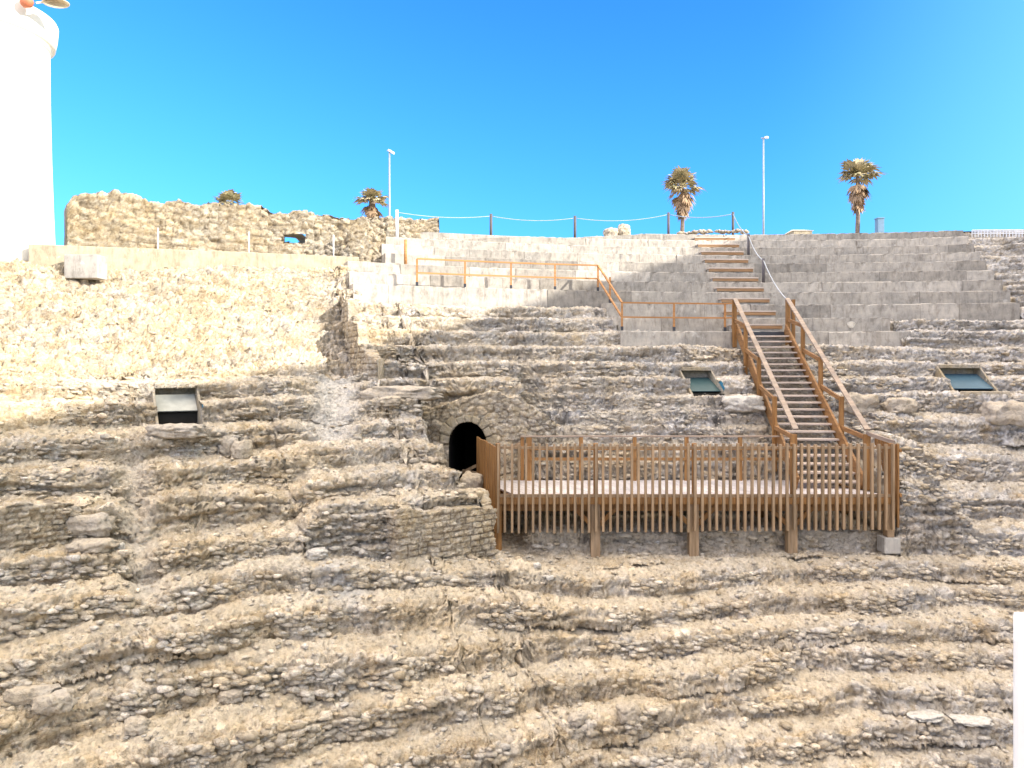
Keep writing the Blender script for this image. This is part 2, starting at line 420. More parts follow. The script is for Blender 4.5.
mort = (np.clip(chute*1.3, 0, 1)*.75+np.clip(chute2, 0, 1)*.45).ravel()
mp_ = np.exp(-((p[:,0]+2.9)/.75)**2-((p[:,1]-12.2)/.45)**2)*sst(-.3, .3, fbm(p*3, 3, 95)+.25)
mort = np.clip(mort, 0, 1); rough = (1-.62*dustm)*(1-.6*mort)
q = p*np.array([.9,.9,2.3]); warp = fbm(p*2.1, 2, 31)[:,None]*.12
lf = left.ravel()
f1, f2, c1, t1 = voro((q+warp)/.34, 41, 1.0); d1 = sst(0, .16, f2-f1)
f1b, f2b, c2, t2 = voro((q+warp*.6)/.135, 42, 1.0); d2 = sst(0, .2, f2b-f1b)
f1c, f2c, c3, t3 = voro((q+warp*.3)/.065, 43, 1.0)
big = fbm(p*.8, 3, 51); mid = fbm(p*3.3, 4, 52); strata = fbm(p*np.array([.8,.8,9.5]), 4, 53, .6); fn = fbm(p*14, 3, 54, .6)
rid = 1-np.abs(fbm(p*np.array([2.2,2.2,4.0]), 4, 56, .6))*2.2
pit = np.clip(fbm(p*np.array([4.2,4.2,7]), 3, 55)-.18, 0, 1)
bl = sst(-.15, .35, fbm(p*.7, 3, 57)+.2*(1-dustm)+.1)      # where separate stones show, elsewhere weathered rock
lz = p[:,2]/.095+fbm(p*np.array([.35,.35,.1]), 2, 58)*2.2+fbm(p*2.5, 2, 59)*.30
li = np.floor(lz)
lay = vnoise(np.stack([li*7.31, p[:,0]*.75, p[:,1]*.4+li*3.7], 1), 77)*1.0
lay = lay-.35*(1-sst(0, .16, lz-np.floor(lz)))
lz2 = p[:,2]/.185+fbm(p*np.array([.3,.3,.1]), 2, 91)*1.6+fbm(p*3.1, 2, 92)*.2
l2 = np.floor(lz2); lay2 = vnoise(np.stack([l2*5.77, p[:,0]*.9+l2*2.1, p[:,1]*.6], 1), 93)-.45*(1-sst(0, .12, lz2-l2))
vert = np.clip(1.08-nr[:,2]*1.0, .10, 1)
disp = (big*.07 + mid*.035 + ((d1-.8)*.03+(c1-.5)*.03+t1*.04)*rough*(.25+.75*bl) + ((d2-.8)*.035+(c2-.5)*.034+t2*.045)*(.35+.65*rough)
        + t3*.026 + (c3-.5)*.022*(.5+.5*rough) + strata*.05*(1-mort)*(1-.5*dustm) + (lay*.10+lay2*.10)*vert*(1-mort) - pit*.12*rough + fn*.022)
smallfar = 1-.25*sst(36, 40, rs.ravel())
# rubble paving on the left wedge
disp = disp*smallfar*(1+.75*lf)
p = p+nr*disp[:,None]
TV = p.copy()
Fq = grid_faces(NI, NJ)
cen = TV[Fq].mean(1)
kill = np.zeros(len(Fq), bool)
# arch passage
kill |= (cen[:,0] > -1.60) & (cen[:,0] < -.58) & (cen[:,1] > 17.2) & (cen[:,1] < 20) & (cen[:,2] < -1.05)
# light wells (theta centre, half width m, z low, z high, radius range)
WELLS = [(30.35, .40, -1.13, -.36, 29.6, 32.6), (6.95, .42, -.66, .0, 30.7, 33.2), (-5.85, .52, -.62, .06, 30.5, 33.2)]
cr = np.hypot(cen[:,0]-CX, cen[:,1]-CY); cth = np.degrees(np.arctan2(CX-cen[:,0], cen[:,1]-CY))
for (tc, hw, zl, zh, ra, rb) in WELLS:
    kill |= (np.abs(np.radians(cth-tc)*cr) < hw) & (cen[:,2] > zl) & (cen[:,2] < zh) & (cr > ra) & (cr < rb)
Fk = Fq[~kill]
terrain = np_mesh('terrain', TV, Fk, m_rock, dict(cell=c1, cellb=c2, dust=dustm, mort=np.clip(mort+.8*mp_, 0, 1)), smooth=False)
tag(terrain, 'eroded rock seating slope of the ancient theatre with worn stepped rows', kind='structure')
PX = HX+F*TV[:,0]/np.maximum(TV[:,1], .1); PY = HY-F*TV[:,2]/np.maximum(TV[:,1], .1)
def ground(px, py):
    d = (PX-px)**2+(PY-py)**2; idx = np.argsort(d)[:40]; k = idx[d[idx] < 9]
    if len(k) == 0: k = idx[:1]
    return Vector(TV[k[np.argmin(TV[k,1])]])

# loose rubble: one stuff object
def ico(sub=1):
    import bmesh
    bm = bmesh.new(); bmesh.ops.create_icosphere(bm, subdivisions=sub, radius=1)
    v = np.array([list(x.co) for x in bm.verts]); f = np.array([[y.index for y in x.verts] for x in bm.faces]); bm.free(); return v, f
iv, iff = ico(1)
okw = (np.abs(TV[:,0]+1.05) > .75) | (TV[:,1] < 16.5) | (TV[:,1] > 18.6)
for (tc_, hw_, zl_, zh_, ra_, rb_) in WELLS:
    pw_ = pol(tc_, (ra_+rb_)/2, (zl_+zh_)/2); okw &= np.linalg.norm(TV-np.array(pw_), axis=1) > 1.0
cand = np.where(okw & (TV[:,1] > 6) & (rs.ravel() < 34) & (np.abs(PX-512) < 620) & (PY < 850) & (dustm > .3))[0]
cand2 = np.where(okw & (TV[:,1] > 6) & (rs.ravel() < 38) & (np.abs(PX-512) < 620) & (PY < 850) & (conc.ravel() < .1))[0]
pick = np.concatenate([rng.choice(cand, 7000), rng.choice(cand2, 4500)])
ris = np.clip(1-nr[:,2]*1.1, 0, 1)
inb = okw & (TV[:,1] > 6) & (np.abs(PX-512) < 620) & (PY < 850) & (lf < .3) & (mort < .3) & (ris > .25)
clump = sst(-.25, .25, fbm(TV*np.array([.9,.9,1.5]), 3, 96)) > rng.random(len(TV))
c3_ = np.where(inb & clump & (kind.ravel() == 0))[0]; c4_ = np.where(inb & clump & (kind.ravel() == 2))[0]
nA = len(pick); pick = np.concatenate([pick, rng.choice(c3_, 7500), rng.choice(c4_, 4200)]); nB = len(pick)-nA
n = len(pick); sz = .016+.045*rng.random(n)**4+.035*(rng.random(n) < .05); sz = sz.astype(float); sz[nA:] = .034+.05*rng.random(nB)**2
shp = np.stack([.9+.7*rng.random(n), .7+.4*rng.random(n), .30+.35*rng.random(n)], 1)*sz[:,None]
shp[nA:] *= np.array([1.0, .9, 1.15]); sq = iv/((np.abs(iv)**4).sum(1)**.25)[:,None]; ivn = np.repeat(iv[None], n, 0); ivn[nA:] = sq[None]
jit = 1+np.where(np.arange(n) < nA, .75, .45)[:,None,None]*(rng.random((n, len(iv), 1))-.5)
a = rng.random(n)*6.28; a[nA:] = rng.normal(0, .35, nB); ca, sa = np.cos(a)[:,None], np.sin(a)[:,None]
vv = ivn*jit*shp[:,None,:]
vx = vv[...,0]*ca-vv[...,1]*sa; vy = vv[...,0]*sa+vv[...,1]*ca
base = TV[pick]+np.array([0,0,1])*sz[:,None]*.15
vv = np.stack([vx, vy, vv[...,2]], -1)+base[:,None]
ff = iff[None]+(np.arange(n)*len(iv))[:,None,None]
cc = np.repeat(rng.random(n), len(iv)); cb = np.repeat(rng.random(n), len(iv))
rub = np_mesh('loose_rubble', vv.reshape(-1,3), ff.reshape(-1,3), m_loose, dict(cell=cc, cellb=cb, dust=0*cc, mort=0*cc), smooth=False)
tag(rub, 'small loose stones strewn over the eroded rows', kind='stuff')

# orchestra floor and plaza sheets
o = MB(); n = 96
o.v = [(CX, CY, -7.8)]+[(CX+22.5*math.cos(6.2832*i/n), CY+22.5*math.sin(6.2832*i/n), -7.8) for i in range(n)]
o.f = [(0, i+1, (i+1) % n+1) for i in range(n)]
m_ground = rock_mat('dry earth', (.48,.42,.32), (.46,.43,.37), (.5,.4,.25), PALE, stone=False)
tag(o.build('orchestra_floor', m_ground), kind='structure')
tb = np.concatenate([np.linspace(180, 45, 40), np.linspace(44, -20, 120), np.linspace(-21, -180, 40)])
rb = np.array([0, 1.0, 3, 8, 25, 80, 300, 1200, 4000.])
rin = np.interp(-tb, [-180,-30,-23.0,-21.5,20,180], [41,38.9,38.9,41.3,41.8,41.8])
xx = CX-rin*np.sin(np.radians(tb))
zin = np.where(tb > 22, 2.95+.25*np.clip((38-tb)/15, 0, 1), zmax(xx)-.22)
zin = np.interp(-tb, [-180,-38,-24,-22,-20,20,180], [3,2.9,3.15,3.3,4.3,5.2,5.2])*1.0
zin = np.where(tb < 20, zmax(xx)-.2, zin)
rr = rin[:,None]+rb[None]; T2 = np.radians(tb)[:,None]
PVt = np.stack([CX-rr*np.sin(T2), CY+rr*np.cos(T2), zin[:,None]+0*rr], -1).reshape(-1,3)
pl = np_mesh('upper_ground', PVt, grid_faces(len(tb), len(rb)), m_ground); tag(pl, kind='structure')

# ------------------------------------------------------------------ rubble masonry generator
def masonry(name, path, zb, zt, thick, mat, cell=.22, course=.16, amp=.05, label=None, cat=None, parent=None, step=.035,
            hole=None, rag=.12, seed=0, ashlar=0, full=False, group=None, lip=None, keep_parts=False, px_profile=None, bulge=.05):
    """wall along a plan polyline; zb and zt are lists or callables of path fraction"""
    P = [Vector((a[0], a[1], 0)) for a in path]; ln = [0]
    for i in range(1, len(P)): ln.append(ln[-1]+(P[i]-P[i-1]).length)
    tot = ln[-1]; ns = max(8, int(tot/step)); s = np.linspace(0, tot, ns)
    x = np.interp(s, ln, [p.x for p in P]); y = np.interp(s, ln, [p.y for p in P])
    dx = np.gradient(x); dy = np.gradient(y); k = max(3, int(.25/step)); kk = np.ones(k)/k
    dx = np.convolve(np.pad(dx, k//2, 'edge'), kk, 'same')[k//2:k//2+ns]; dy = np.convolve(np.pad(dy, k//2, 'edge'), kk, 'same')[k//2:k//2+ns]
    l = np.hypot(dx, dy); nx, ny = dy/l, -dx/l          # right of travel = front for left-to-right paths (towards the camera)
    fr = s/tot
    zb_ = np.interp(fr, *zb) if isinstance(zb, tuple) else zb+0*fr
    zt_ = np.interp(fr, *zt) if isinstance(zt, tuple) else zt+0*fr
    zt_ = zt_+rag*vnoise(np.stack([s*1.3, 0*s, 0*s+seed], 1), 61)+rag*.6*vnoise(np.stack([s*4.7, 0*s, 0*s+seed], 1), 62)+rag*.45*np.round(1.5*vnoise(np.stack([s*3.2, 0*s, 0*s+seed], 1), 63))
    H = float((zt_-zb_).max()); nh = max(6, int(H/step)); nt_ = max(4, int(thick/step))
    # cross section: bottom front to top front, over the top, down the back (coarse)
    u = [(0, i/nh) for i in range(nh)]+[(i/nt_, 1) for i in range(nt_)]+[(1, 1-i/max(4, nh//3)) for i in range(max(4, nh//3)+1)]
    u = np.array(u); nj = len(u)
    off = u[None,:,0]*thick
    Z = zb_[:,None]+(zt_-zb_)[:,None]*u[None,:,1]
    Xw = x[:,None]-nx[:,None]*off; Yw = y[:,None]-ny[:,None]*off
    V = np.stack([Xw, Yw, Z], -1)
    # local masonry coordinates
    sfront = s[:,None]+0*Z
    loc = np.stack([sfront.ravel(), off.repeat(ns, 0).ravel() if off.shape[0] == 1 else off.ravel(), Z.ravel()], 1)
    w_ = fbm(loc*1.7+seed, 2, 71)[:,None]*.05
    f1, f2, c, tl1 = voro((loc+w_+seed*3.1)*np.array([1/cell, 1/cell, 1/course]), 72+seed, .75)
    f1c, f2c, c_, tl2 = voro((loc+w_+seed)*np.array([1,1,1.4])/(cell*.42), 73+seed, .9)
    if ashlar:
        rowi = np.floor(loc[:,2]/ashlar+w_[:,0]*.8); hh = hf(h3((rowi.astype(np.int64)+500)&0xffffffff, rowi.astype(np.int64)*0, rowi.astype(np.int64)*0, 5))
        uu = loc[:,0]/(ashlar*1.9)+hh*7; ci = np.floor(uu); fu = uu-ci; fv = (loc[:,2]/ashlar+w_[:,0]*.8)-rowi
        da = np.minimum(np.minimum(fu, 1-fu)*1.9, np.minimum(fv, 1-fv))
        ca_ = hf(h3((ci.astype(np.int64)+900)&0xffffffff, (rowi.astype(np.int64)+500)&0xffffffff, ci.astype(np.int64)*0, 6))
        mk = np.ones(len(loc)) if full else np.where((fbm(loc*.6+9, 2, 74) + (1.1-u[None,:,1].repeat(ns, 0).ravel()*2.4)) > .0, 1, 0)
        dd = np.where(mk, sst(0, .2, da)*.8+.1, sst(0, .3, f2-f1)); c = np.where(mk, ca_, c)
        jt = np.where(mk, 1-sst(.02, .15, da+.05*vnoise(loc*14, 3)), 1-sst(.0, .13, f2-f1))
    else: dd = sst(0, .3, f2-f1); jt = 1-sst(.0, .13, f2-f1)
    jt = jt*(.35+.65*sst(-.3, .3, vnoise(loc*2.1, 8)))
    bigs = fbm(loc*1.0+seed*5, 3, 75); pit = np.clip(fbm(loc*2.2+seed*2, 3, 76)-.2, 0, 1)
    dsp = (dd*(.4+.6*c)-.4)*amp+tl1*amp*.7+tl2*amp*.45+sst(0, .35, f2c-f1c)*c_*amp*.45+bigs*bulge*1.6-pit*amp*4*(bulge > .04)+fbm(loc*11, 2, 77)*.012
    nf = np.where(u[None,:,0] == 0, 1, np.where(u[None,:,1] >= 1, 0, -1))*1.0+0*Z
    nf = np.where((u[None,:,1] < 1) & (u[None,:,0] == 0), 1.0, nf); up = np.where((u[None,:,1] >= 1), 1.0, 0.0)+0*Z
    D3 = np.stack([nx[:,None]*nf, ny[:,None]*nf, up], -1)
    D3[...,2] *= .45; V = V+D3*dsp.reshape(ns, nj)[...,None]
    # ends wobble so the ends are ragged
    V = V.reshape(-1, 3); Fm = grid_faces(ns, nj)
    if hole is not None:
        cen = V[Fm].mean(1); Fm = Fm[~hole(cen)]
    # end caps: fan to the middle line (strip between front and back)
    caps = []
    for e in (0, ns-1):
        b = e*nj; m_ = nj//2
        for j in range(m_):
            a0, a1, b0, b1 = b+j, b+j+1, b+nj-1-j, b+nj-2-j
            if a1 < b1: caps.append((a0, a1, b1, b0) if e else (b0, b1, a1, a0))
    Fm = np.concatenate([Fm, np.array(caps)])
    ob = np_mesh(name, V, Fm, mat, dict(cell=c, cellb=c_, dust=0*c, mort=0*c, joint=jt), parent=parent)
    if label: tag(ob, label, cat, group)
    return ob

# ruined wall on the skyline
def plan(px, Yd): return ((px-HX)/F*Yd, Yd)
def zpx(py, Yd): return (HY-py)/F*Yd
rp = [plan(67, 21.5), plan(150, 22.8), plan(250, 24.4), plan(330, 25.8), plan(438, 27.8)]
fr_ = np.array([0]+list(np.cumsum([math.dist(rp[i], rp[i+1]) for i in range(4)]))); fr_ /= fr_[-1]
def ffr(px): return np.interp(px, [67,150,250,330,438], fr_)
def Yr(px): return np.interp(px, [67,150,250,330,438], [21.5,22.8,24.4,25.8,27.8])
tops = [(67,203),(72,197),(110,194),(150,199),(200,203),(235,205),(262,206),(280,212),(300,213),(340,216),(380,217),(438,219.5)]
zt = (np.array([ffr(a) for a, b in tops]), np.array([zpx(b, Yr(a)) for a, b in tops]))
def win_hole(c):
    px = HX+F*c[:,0]/c[:,1]; py = HY-F*c[:,2]/c[:,1]
    return (np.abs(px-295) < 10.5) & (np.abs(py-238.5) < 4.8-((px-295)/12)**2)
ruin = masonry('ruined_wall', rp, (np.array([0,1]), np.array([2.9,3.9])), zt, .85, m_ruin, .26, .2, .085,
               'long ragged ruined stone wall on the skyline with a small window gap', 'wall', step=.045, hole=win_hole, rag=.07, seed=3, ashlar=.26, bulge=.10)
# lining of the window gap so the wall has its thickness there
c0 = at(295, 238.5, Yr(295)); dirw = Vector((rp[3][0]-rp[2][0], rp[3][1]-rp[2][1], 0)).normalized(); nb = Vector((-dirw.y, dirw.x, 0))
mb = MB(); ring = [(-.38,-.16),(.38,-.16),(.40,.05),(.25,.17),(-.25,.17),(-.40,.05)]; vs = []
for d in (-.02, .87):
    for a_, b_ in ring: vs.append(c0+dirw*a_+Vector((0,0,b_))+nb*d)
mb.add(vs, [(i, (i+1) % 6, 6+(i+1) % 6, 6+i) for i in range(6)])
mb.build('window_lining', m_reveal, ruin)
st = [plan(303, 24.6), plan(330, 24.7), plan(350, 24.6), plan(386, 24.9)]
masonry('ruined_wall', st, 3.0, (np.array([0,.25,.45,.62,.8,1]), np.array([zpx(252,24.6), zpx(243,24.7), zpx(246,24.6), zpx(226,24.7), zpx(220,24.8), zpx(233,24.9)])), .9, m_ruin, .22, .15, .07,
        'broken stub of ruined wall crumbling beside the left end of the concrete seats', 'wall', step=.04, rag=.1, seed=5, bulge=.1)

# low limewashed wall with coping, its end block
wp = [(-12.25,18.75), (-11.7,19.0), (-9.9,20.3), (-7.4,22.3), (-5.0,24.2)]
def ribbon(name, path, z0, z1, thick, mat, parent=None, bevel=.02):
    m = MB(); n = len(path); V = []
    for i, (x, y) in enumerate(path):
        a = path[max(i-1, 0)]; b = path[min(i+1, n-1)]; d = Vector((b[0]-a[0], b[1]-a[1], 0)).normalized(); nn = Vector((-d.y, d.x, 0))*thick
        for zz, o_ in ((z0[i],0),(z1[i],0),(z1[i],1),(z0[i],1)): V.append(Vector((x, y, zz))+nn*o_)
    Fs = []
    for i in range(n-1):
        for k in range(4): Fs.append((i*4+k, (i+1)*4+k, (i+1)*4+(k+1) % 4, i*4+(k+1) % 4))
    Fs += [(0,1,2,3), tuple((n-1)*4+k for k in (3,2,1,0))]
    m.add(V, Fs); return m.build(name, mat, parent, bevel=bevel)
lw = ribbon('low_wall', wp, [2.2]*2+[2.3,2.6,3.0], [zpx(244,18.75), zpx(245,19), zpx(248.5,20.3), zpx(253,22.3), zpx(257,24.2)], .35, m_wallconc)
tag(lw, 'low cream rendered wall running from the white tower to the rubble stub', 'wall')
b = MB(); c = at(86, 264, 18.9); b.box((c.x, c.y, c.z-.09), (.86,.45,.60)); o = b.build('concrete_block', m_blockconc, bevel=.02); o.rotation_euler.z = 0
tag(o, 'beige concrete block standing before the low cream wall', 'block')
for i, (px, y0, y1, Yd) in enumerate([(158,228,250,21.0), (249,232,254,22.9), (333.5,235,258,24.0)]):
    pm = MB(); a = at(px, y1, Yd); t_ = at(px, y0, Yd); pm.tube([a-Vector((0,0,.15)), t_], .022, 8)
    o = pm.build('fence_post', m_paintw, smooth=True)
    tag(o, ['slim pale post before the coursed masonry of the ruin, leftmost on the low wall', 'slim white post on the low wall before the middle of the ruin',
            'white post on the low wall near the window gap'][i], 'post', 'white posts behind the low wall')

# white tower
def lathe(name, prof, c, mat, parent, n=96, smooth=True):
    m = MB(); 
    for (r_, z_) in prof:
        for k in range(n):
            t = 2*math.pi*k/n; m.v.append((c[0]+r_*math.cos(t), c[1]+r_*math.sin(t), z_))
    for i in range(len(prof)-1):
        for k in range(n):
            k2 = (k+1) % n; m.f.append((i*n+k, i*n+k2, (i+1)*n+k2, (i+1)*n+k))
    m.f.append(tuple(range(n))[::-1]); m.f.append(tuple((len(prof)-1)*n+k for k in range(n)))
    o = m.build(name, mat, parent, smooth=False)
    me = o.data; me.polygons.foreach_set('use_smooth', [len(p.vertices) == 4 for p in me.polygons]); return o
tc = (-13.96, 19.6)
tw = empty('white_tower', (tc[0], tc[1], 2.0), 'round whitewashed tower with a flared rim at the left edge', 'tower')
k_ = 1.0
lathe('tower_wall', [(1.66,1.6),(1.62,2.7),(1.56,4.2),(1.51,5.8),(1.48,7.4),(1.47,8.7)], tc, m_white, tw)
lathe('rim', [(1.475,8.62),(1.50,8.72),(1.55,8.76),(1.60,8.78),(1.61,8.86),(1.64,9.0),(1.665,9.25),(1.67,9.36),(1.65,9.40),(.9,9.40)], tc, m_white, tw)
# dish on the tower rim
dsh = empty('satellite_dish', (tc[0]+1.3, tc[1]-.2, 9.38), 'beige dish with terracotta housing on the rim of the white tower', 'dish')
m = MB(); m.tube([(-12.75,19.3,9.36), (-12.25,19.0,9.75)], .05, 10); m.build('mast', m_dish, dsh, True)
m = MB(); ctr = at(56, 3, 18.9); ax = Vector((.55,.30,-.30)).normalized(); sd_ = Vector((.1,-.5,-.35)); nrm = Vector((.40,-.35,-.9)).normalized()
e1 = at(74, 20, 18.9)-ctr; e1 = e1-nrm*e1.dot(nrm); e2 = nrm.cross(e1).normalized()*e1.length*.5
n = 28; rings = 6
for i in range(rings+1):
    q_ = i/rings
    for k in range(n):
        t = 2*math.pi*k/n; m.v.append(tuple(ctr+e1*q_*math.cos(t)+e2*q_*math.sin(t)-nrm*(.16*(1-q_*q_))))
for i in range(rings):
    for k in range(n):
        k2 = (k+1) % n; m.f.append((i*n+k, i*n+k2, (i+1)*n+k2, (i+1)*n+k))
o = m.build('reflector', m_dish, dsh, True); sm_ = o.modifiers.new('s', 'SOLIDIFY'); sm_.thickness = .02
m = MB(); m.bar(ctr-nrm*.1, at(36, 3, 18.7), .04, .04); m.build('feed_arm', m_dish, dsh)
m = MB(); m.tube([at(21, 2, 18.7), at(24, 2, 18.7), at(30, 2.2, 18.7), at(33, 2.5, 18.7)], [.07,.14,.13,.05], 12); m.build('feed_housing', m_redbox, dsh, True)

# ------------------------------------------------------------------ retaining masonry near the platform
masonry('rubble_retaining_wall', [(-2.85,13.95), (-2.4,13.5), (-2.02,13.1), (-1.15,13.68), (-.30,14.25), (-.62,14.9)], -3.9,
        (np.array([0,.2,.35,.65,.85,1]), np.array([-2.62,-2.52,-2.50,-2.60,-2.66,-2.3])), .45, m_rubble, .17, .10, .045,
        'rubble retaining wall at ground level left of the timber platform', 'wall', step=.022, rag=.07, seed=7, bulge=.055, ashlar=.115, full=True)
lw0 = ground(0, 512); lw1 = ground(72, 508)
masonry('rubble_retaining_wall', [(lw0.x-.8, lw0.y-.55), (lw0.x, lw0.y-.25), (lw1.x-.05, lw1.y-.05), (lw1.x+.12, lw1.y+.5)], lw1.z-1.15,
        (np.array([0,.5,1]), np.array([lw0.z+.10, lw0.z+.12, lw1.z+.10])), .5, m_rubble, .2, .085, .05,
        'small layered rubble wall stepping out at the left edge of the seating', 'wall', step=.022, rag=.06, seed=9, bulge=.035, ashlar=.085, full=True)
cp = [tuple(pol(22.66, r_)[:2]) for r_ in (36.6, 35.2, 33.8, 32.45)]
masonry('rubble_face', cp+[tuple(pol(22.35, 32.25)[:2])], (np.array([0,.9,1]), np.array([.6,-.85,-.85])), (np.array([0,.3,.32,.62,.64,.95,1]), np.array([2.0,1.9,1.32,1.2,.62,.30,.20])), .3, m_rubble, .2, .15, .04,
        'vertical rubble face where the seating wedge with the walkway breaks off', 'wall', step=.03, rag=.05, seed=14, ashlar=.15, full=True, bulge=.03)
# arch wall
acx, ahw, atop, aspr, abot = -1.07, .46, -1.24, -1.78, -3.5
def in_arch(c):
    dx = (c[:,0]-acx)/ahw; dz = (c[:,2]-aspr)/(atop-aspr)
    return (np.abs(dx) < 1) & (c[:,2] > abot-1) & ((c[:,2] < aspr) | (dx*dx+dz*dz < 1))
aw = masonry('arched_wall', [(-2.2,17.95), (-1.75,17.80), (-1.1,17.76), (.0,17.82), (.6,18.0), (1.1,18.45)], -4.0,
        (np.array([0,.2,.5,.7,.85,1]), np.array([-.95,-.72,-.62,-.72,-1.05,-1.3])), .5, m_rubble, .24, .17, .045,
        'rubble stone wall with a dark arched doorway behind the platform', 'wall', step=.024, rag=.08, seed=12, hole=in_arch, bulge=.04)
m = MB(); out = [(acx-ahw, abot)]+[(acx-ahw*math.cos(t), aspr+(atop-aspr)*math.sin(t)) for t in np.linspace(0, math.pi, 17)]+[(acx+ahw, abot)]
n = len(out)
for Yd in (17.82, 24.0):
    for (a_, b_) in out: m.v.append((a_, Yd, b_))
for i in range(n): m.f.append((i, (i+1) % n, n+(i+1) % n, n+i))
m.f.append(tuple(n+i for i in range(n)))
m.build('passage_vault', m_shade, aw)
m = MB()
for t in np.linspace(0.02, math.pi-.3, 9):
    t2 = t+.33
    if t2 > math.pi+.05: break
    q0 = random.uniform(.15, .36)
    def pt(a_, k_, Yd): return Vector((acx-(ahw+k_)*math.cos(a_), Yd, aspr+(atop-aspr+k_)*math.sin(a_)))
    y0 = 17.725+random.uniform(-.02, .02)
    vs = [pt(t,.0,y0), pt(t2,.0,y0), pt(t2,q0,y0), pt(t,q0,y0), pt(t,.0,18.0), pt(t2,.0,18.0), pt(t2,q0,18.0), pt(t,q0,18.0)]
    m.add(vs, [(0,1,2,3),(7,6,5,4),(0,4,5,1),(1,5,6,2),(2,6,7,3),(3,7,4,0)])
m.build('arch_ring', m_reveal, aw, bevel=.03)

# ------------------------------------------------------------------ light wells
def well(tc, hw, zl, zh, rs_, label, pmat, p_top, p_bot, run, depth):
    """rs_: radius of the front lip; the cheeks follow the slope back to 'run' at the top"""
    t = R(tc); back = Vector((-math.sin(t), math.cos(t), 0)); side = Vector((math.cos(t), math.sin(t), 0))
    org = Vector((CX, CY, 0))+back*rs_
    root = empty('light_well', org+Vector((0,0,zl)), label, 'vent', 'rectangular light wells in the seating slope')
    def P(a_, d_, z_): return org+side*a_+back*d_+Vector((0,0,z_))
    m = MB()
    for s_ in (-1, 1):
        a0, a1 = s_*hw, s_*(hw+.05); vs = []
        for a_ in (a0, a1): vs += [P(a_, .30, zl-.05), P(a_, depth, zl-.05), P(a_, depth, zh+.05), P(a_, run+.28, zh+.05)]
        m.add(vs, [(0,1,2,3),(7,6,5,4),(0,3,7,4),(0,4,5,1),(3,2,6,7),(1,5,6,2)])
    m.frame(P(0, depth+.05, (zl+zh)/2), side*(hw+.1), back*.05, Vector((0,0,(zh-zl)/2+.1)))
    m.build('reveal', m_reveal, root, bevel=.012)
    m = MB(); m.frame(P(0, (run+.15+depth)/2, zh+.05), side*(hw-.002), back*((depth-run-.15)/2), Vector((0,0,.05))); m.build('lintel', m_reveal, root, bevel=.015)
    m = MB(); m.frame(P(0, (depth+.3)/2, zl-.04), side*(hw-.004), back*((depth-.32)/2), Vector((0,0,.03))); m.build('floor', m_shade, root)
    a0, a1 = P(0, p_top[0], p_top[1]), P(0, p_bot[0], p_bot[1]); d = (a1-a0)
    zb_ = p_bot[1]-.03; m = MB(); m.frame(P(0, p_bot[0]+.10, (zl+zb_)/2), side*(hw-.006), back*.01, Vector((0,0,(zb_-zl)/2))); m.build('gap_shade', m_shade, root)  # thin black plate stands for the shade in the gap
    up = side.cross(d).normalized()
    m = MB(); m.frame((a0+a1)/2, side*(hw-.008), d/2, up*.012); m.build('sheet_cover', pmat, root)
    return root
well(30.35, .40, -1.10, -.38, 30.35, 'rectangular light well with an off white sheet above a black gap', m_panel, (1.62,-.53), (1.15,-.85), 1.25, 1.75)
well(6.95, .42, -.62, -.02, 31.25, 'light well with a dark teal sheet left of the timber staircase', m_glass_t, (1.40,-.22), (.55,-.57), 1.05, 1.5)
well(-5.85, .52, -.60, .05, 31.1, 'light well with a blue sheet and ochre sill at the right edge', m_glass_b, (1.45,-.12), (.60,-.50), 1.1, 1.55)
t = R(-5.85); back = Vector((-math.sin(t), math.cos(t), 0)); side = Vector((math.cos(t), math.sin(t), 0)); org = Vector((CX, CY, 0))+back*31.0
m = MB(); m.frame(org+back*.10+Vector((0,0,-.66)), side*.56, back*.12, Vector((0,0,.11)))
o = m.build('sill_stone', m_ruin, bevel=.02); tag(o, 'ochre sill stone under the blue sheet at the right edge', 'stone')
for nm in ('cell','cellb'):
    a_ = o.data.attributes.new(nm, 'FLOAT', 'POINT'); a_.data.foreach_set('value', [.8]*len(o.data.vertices))

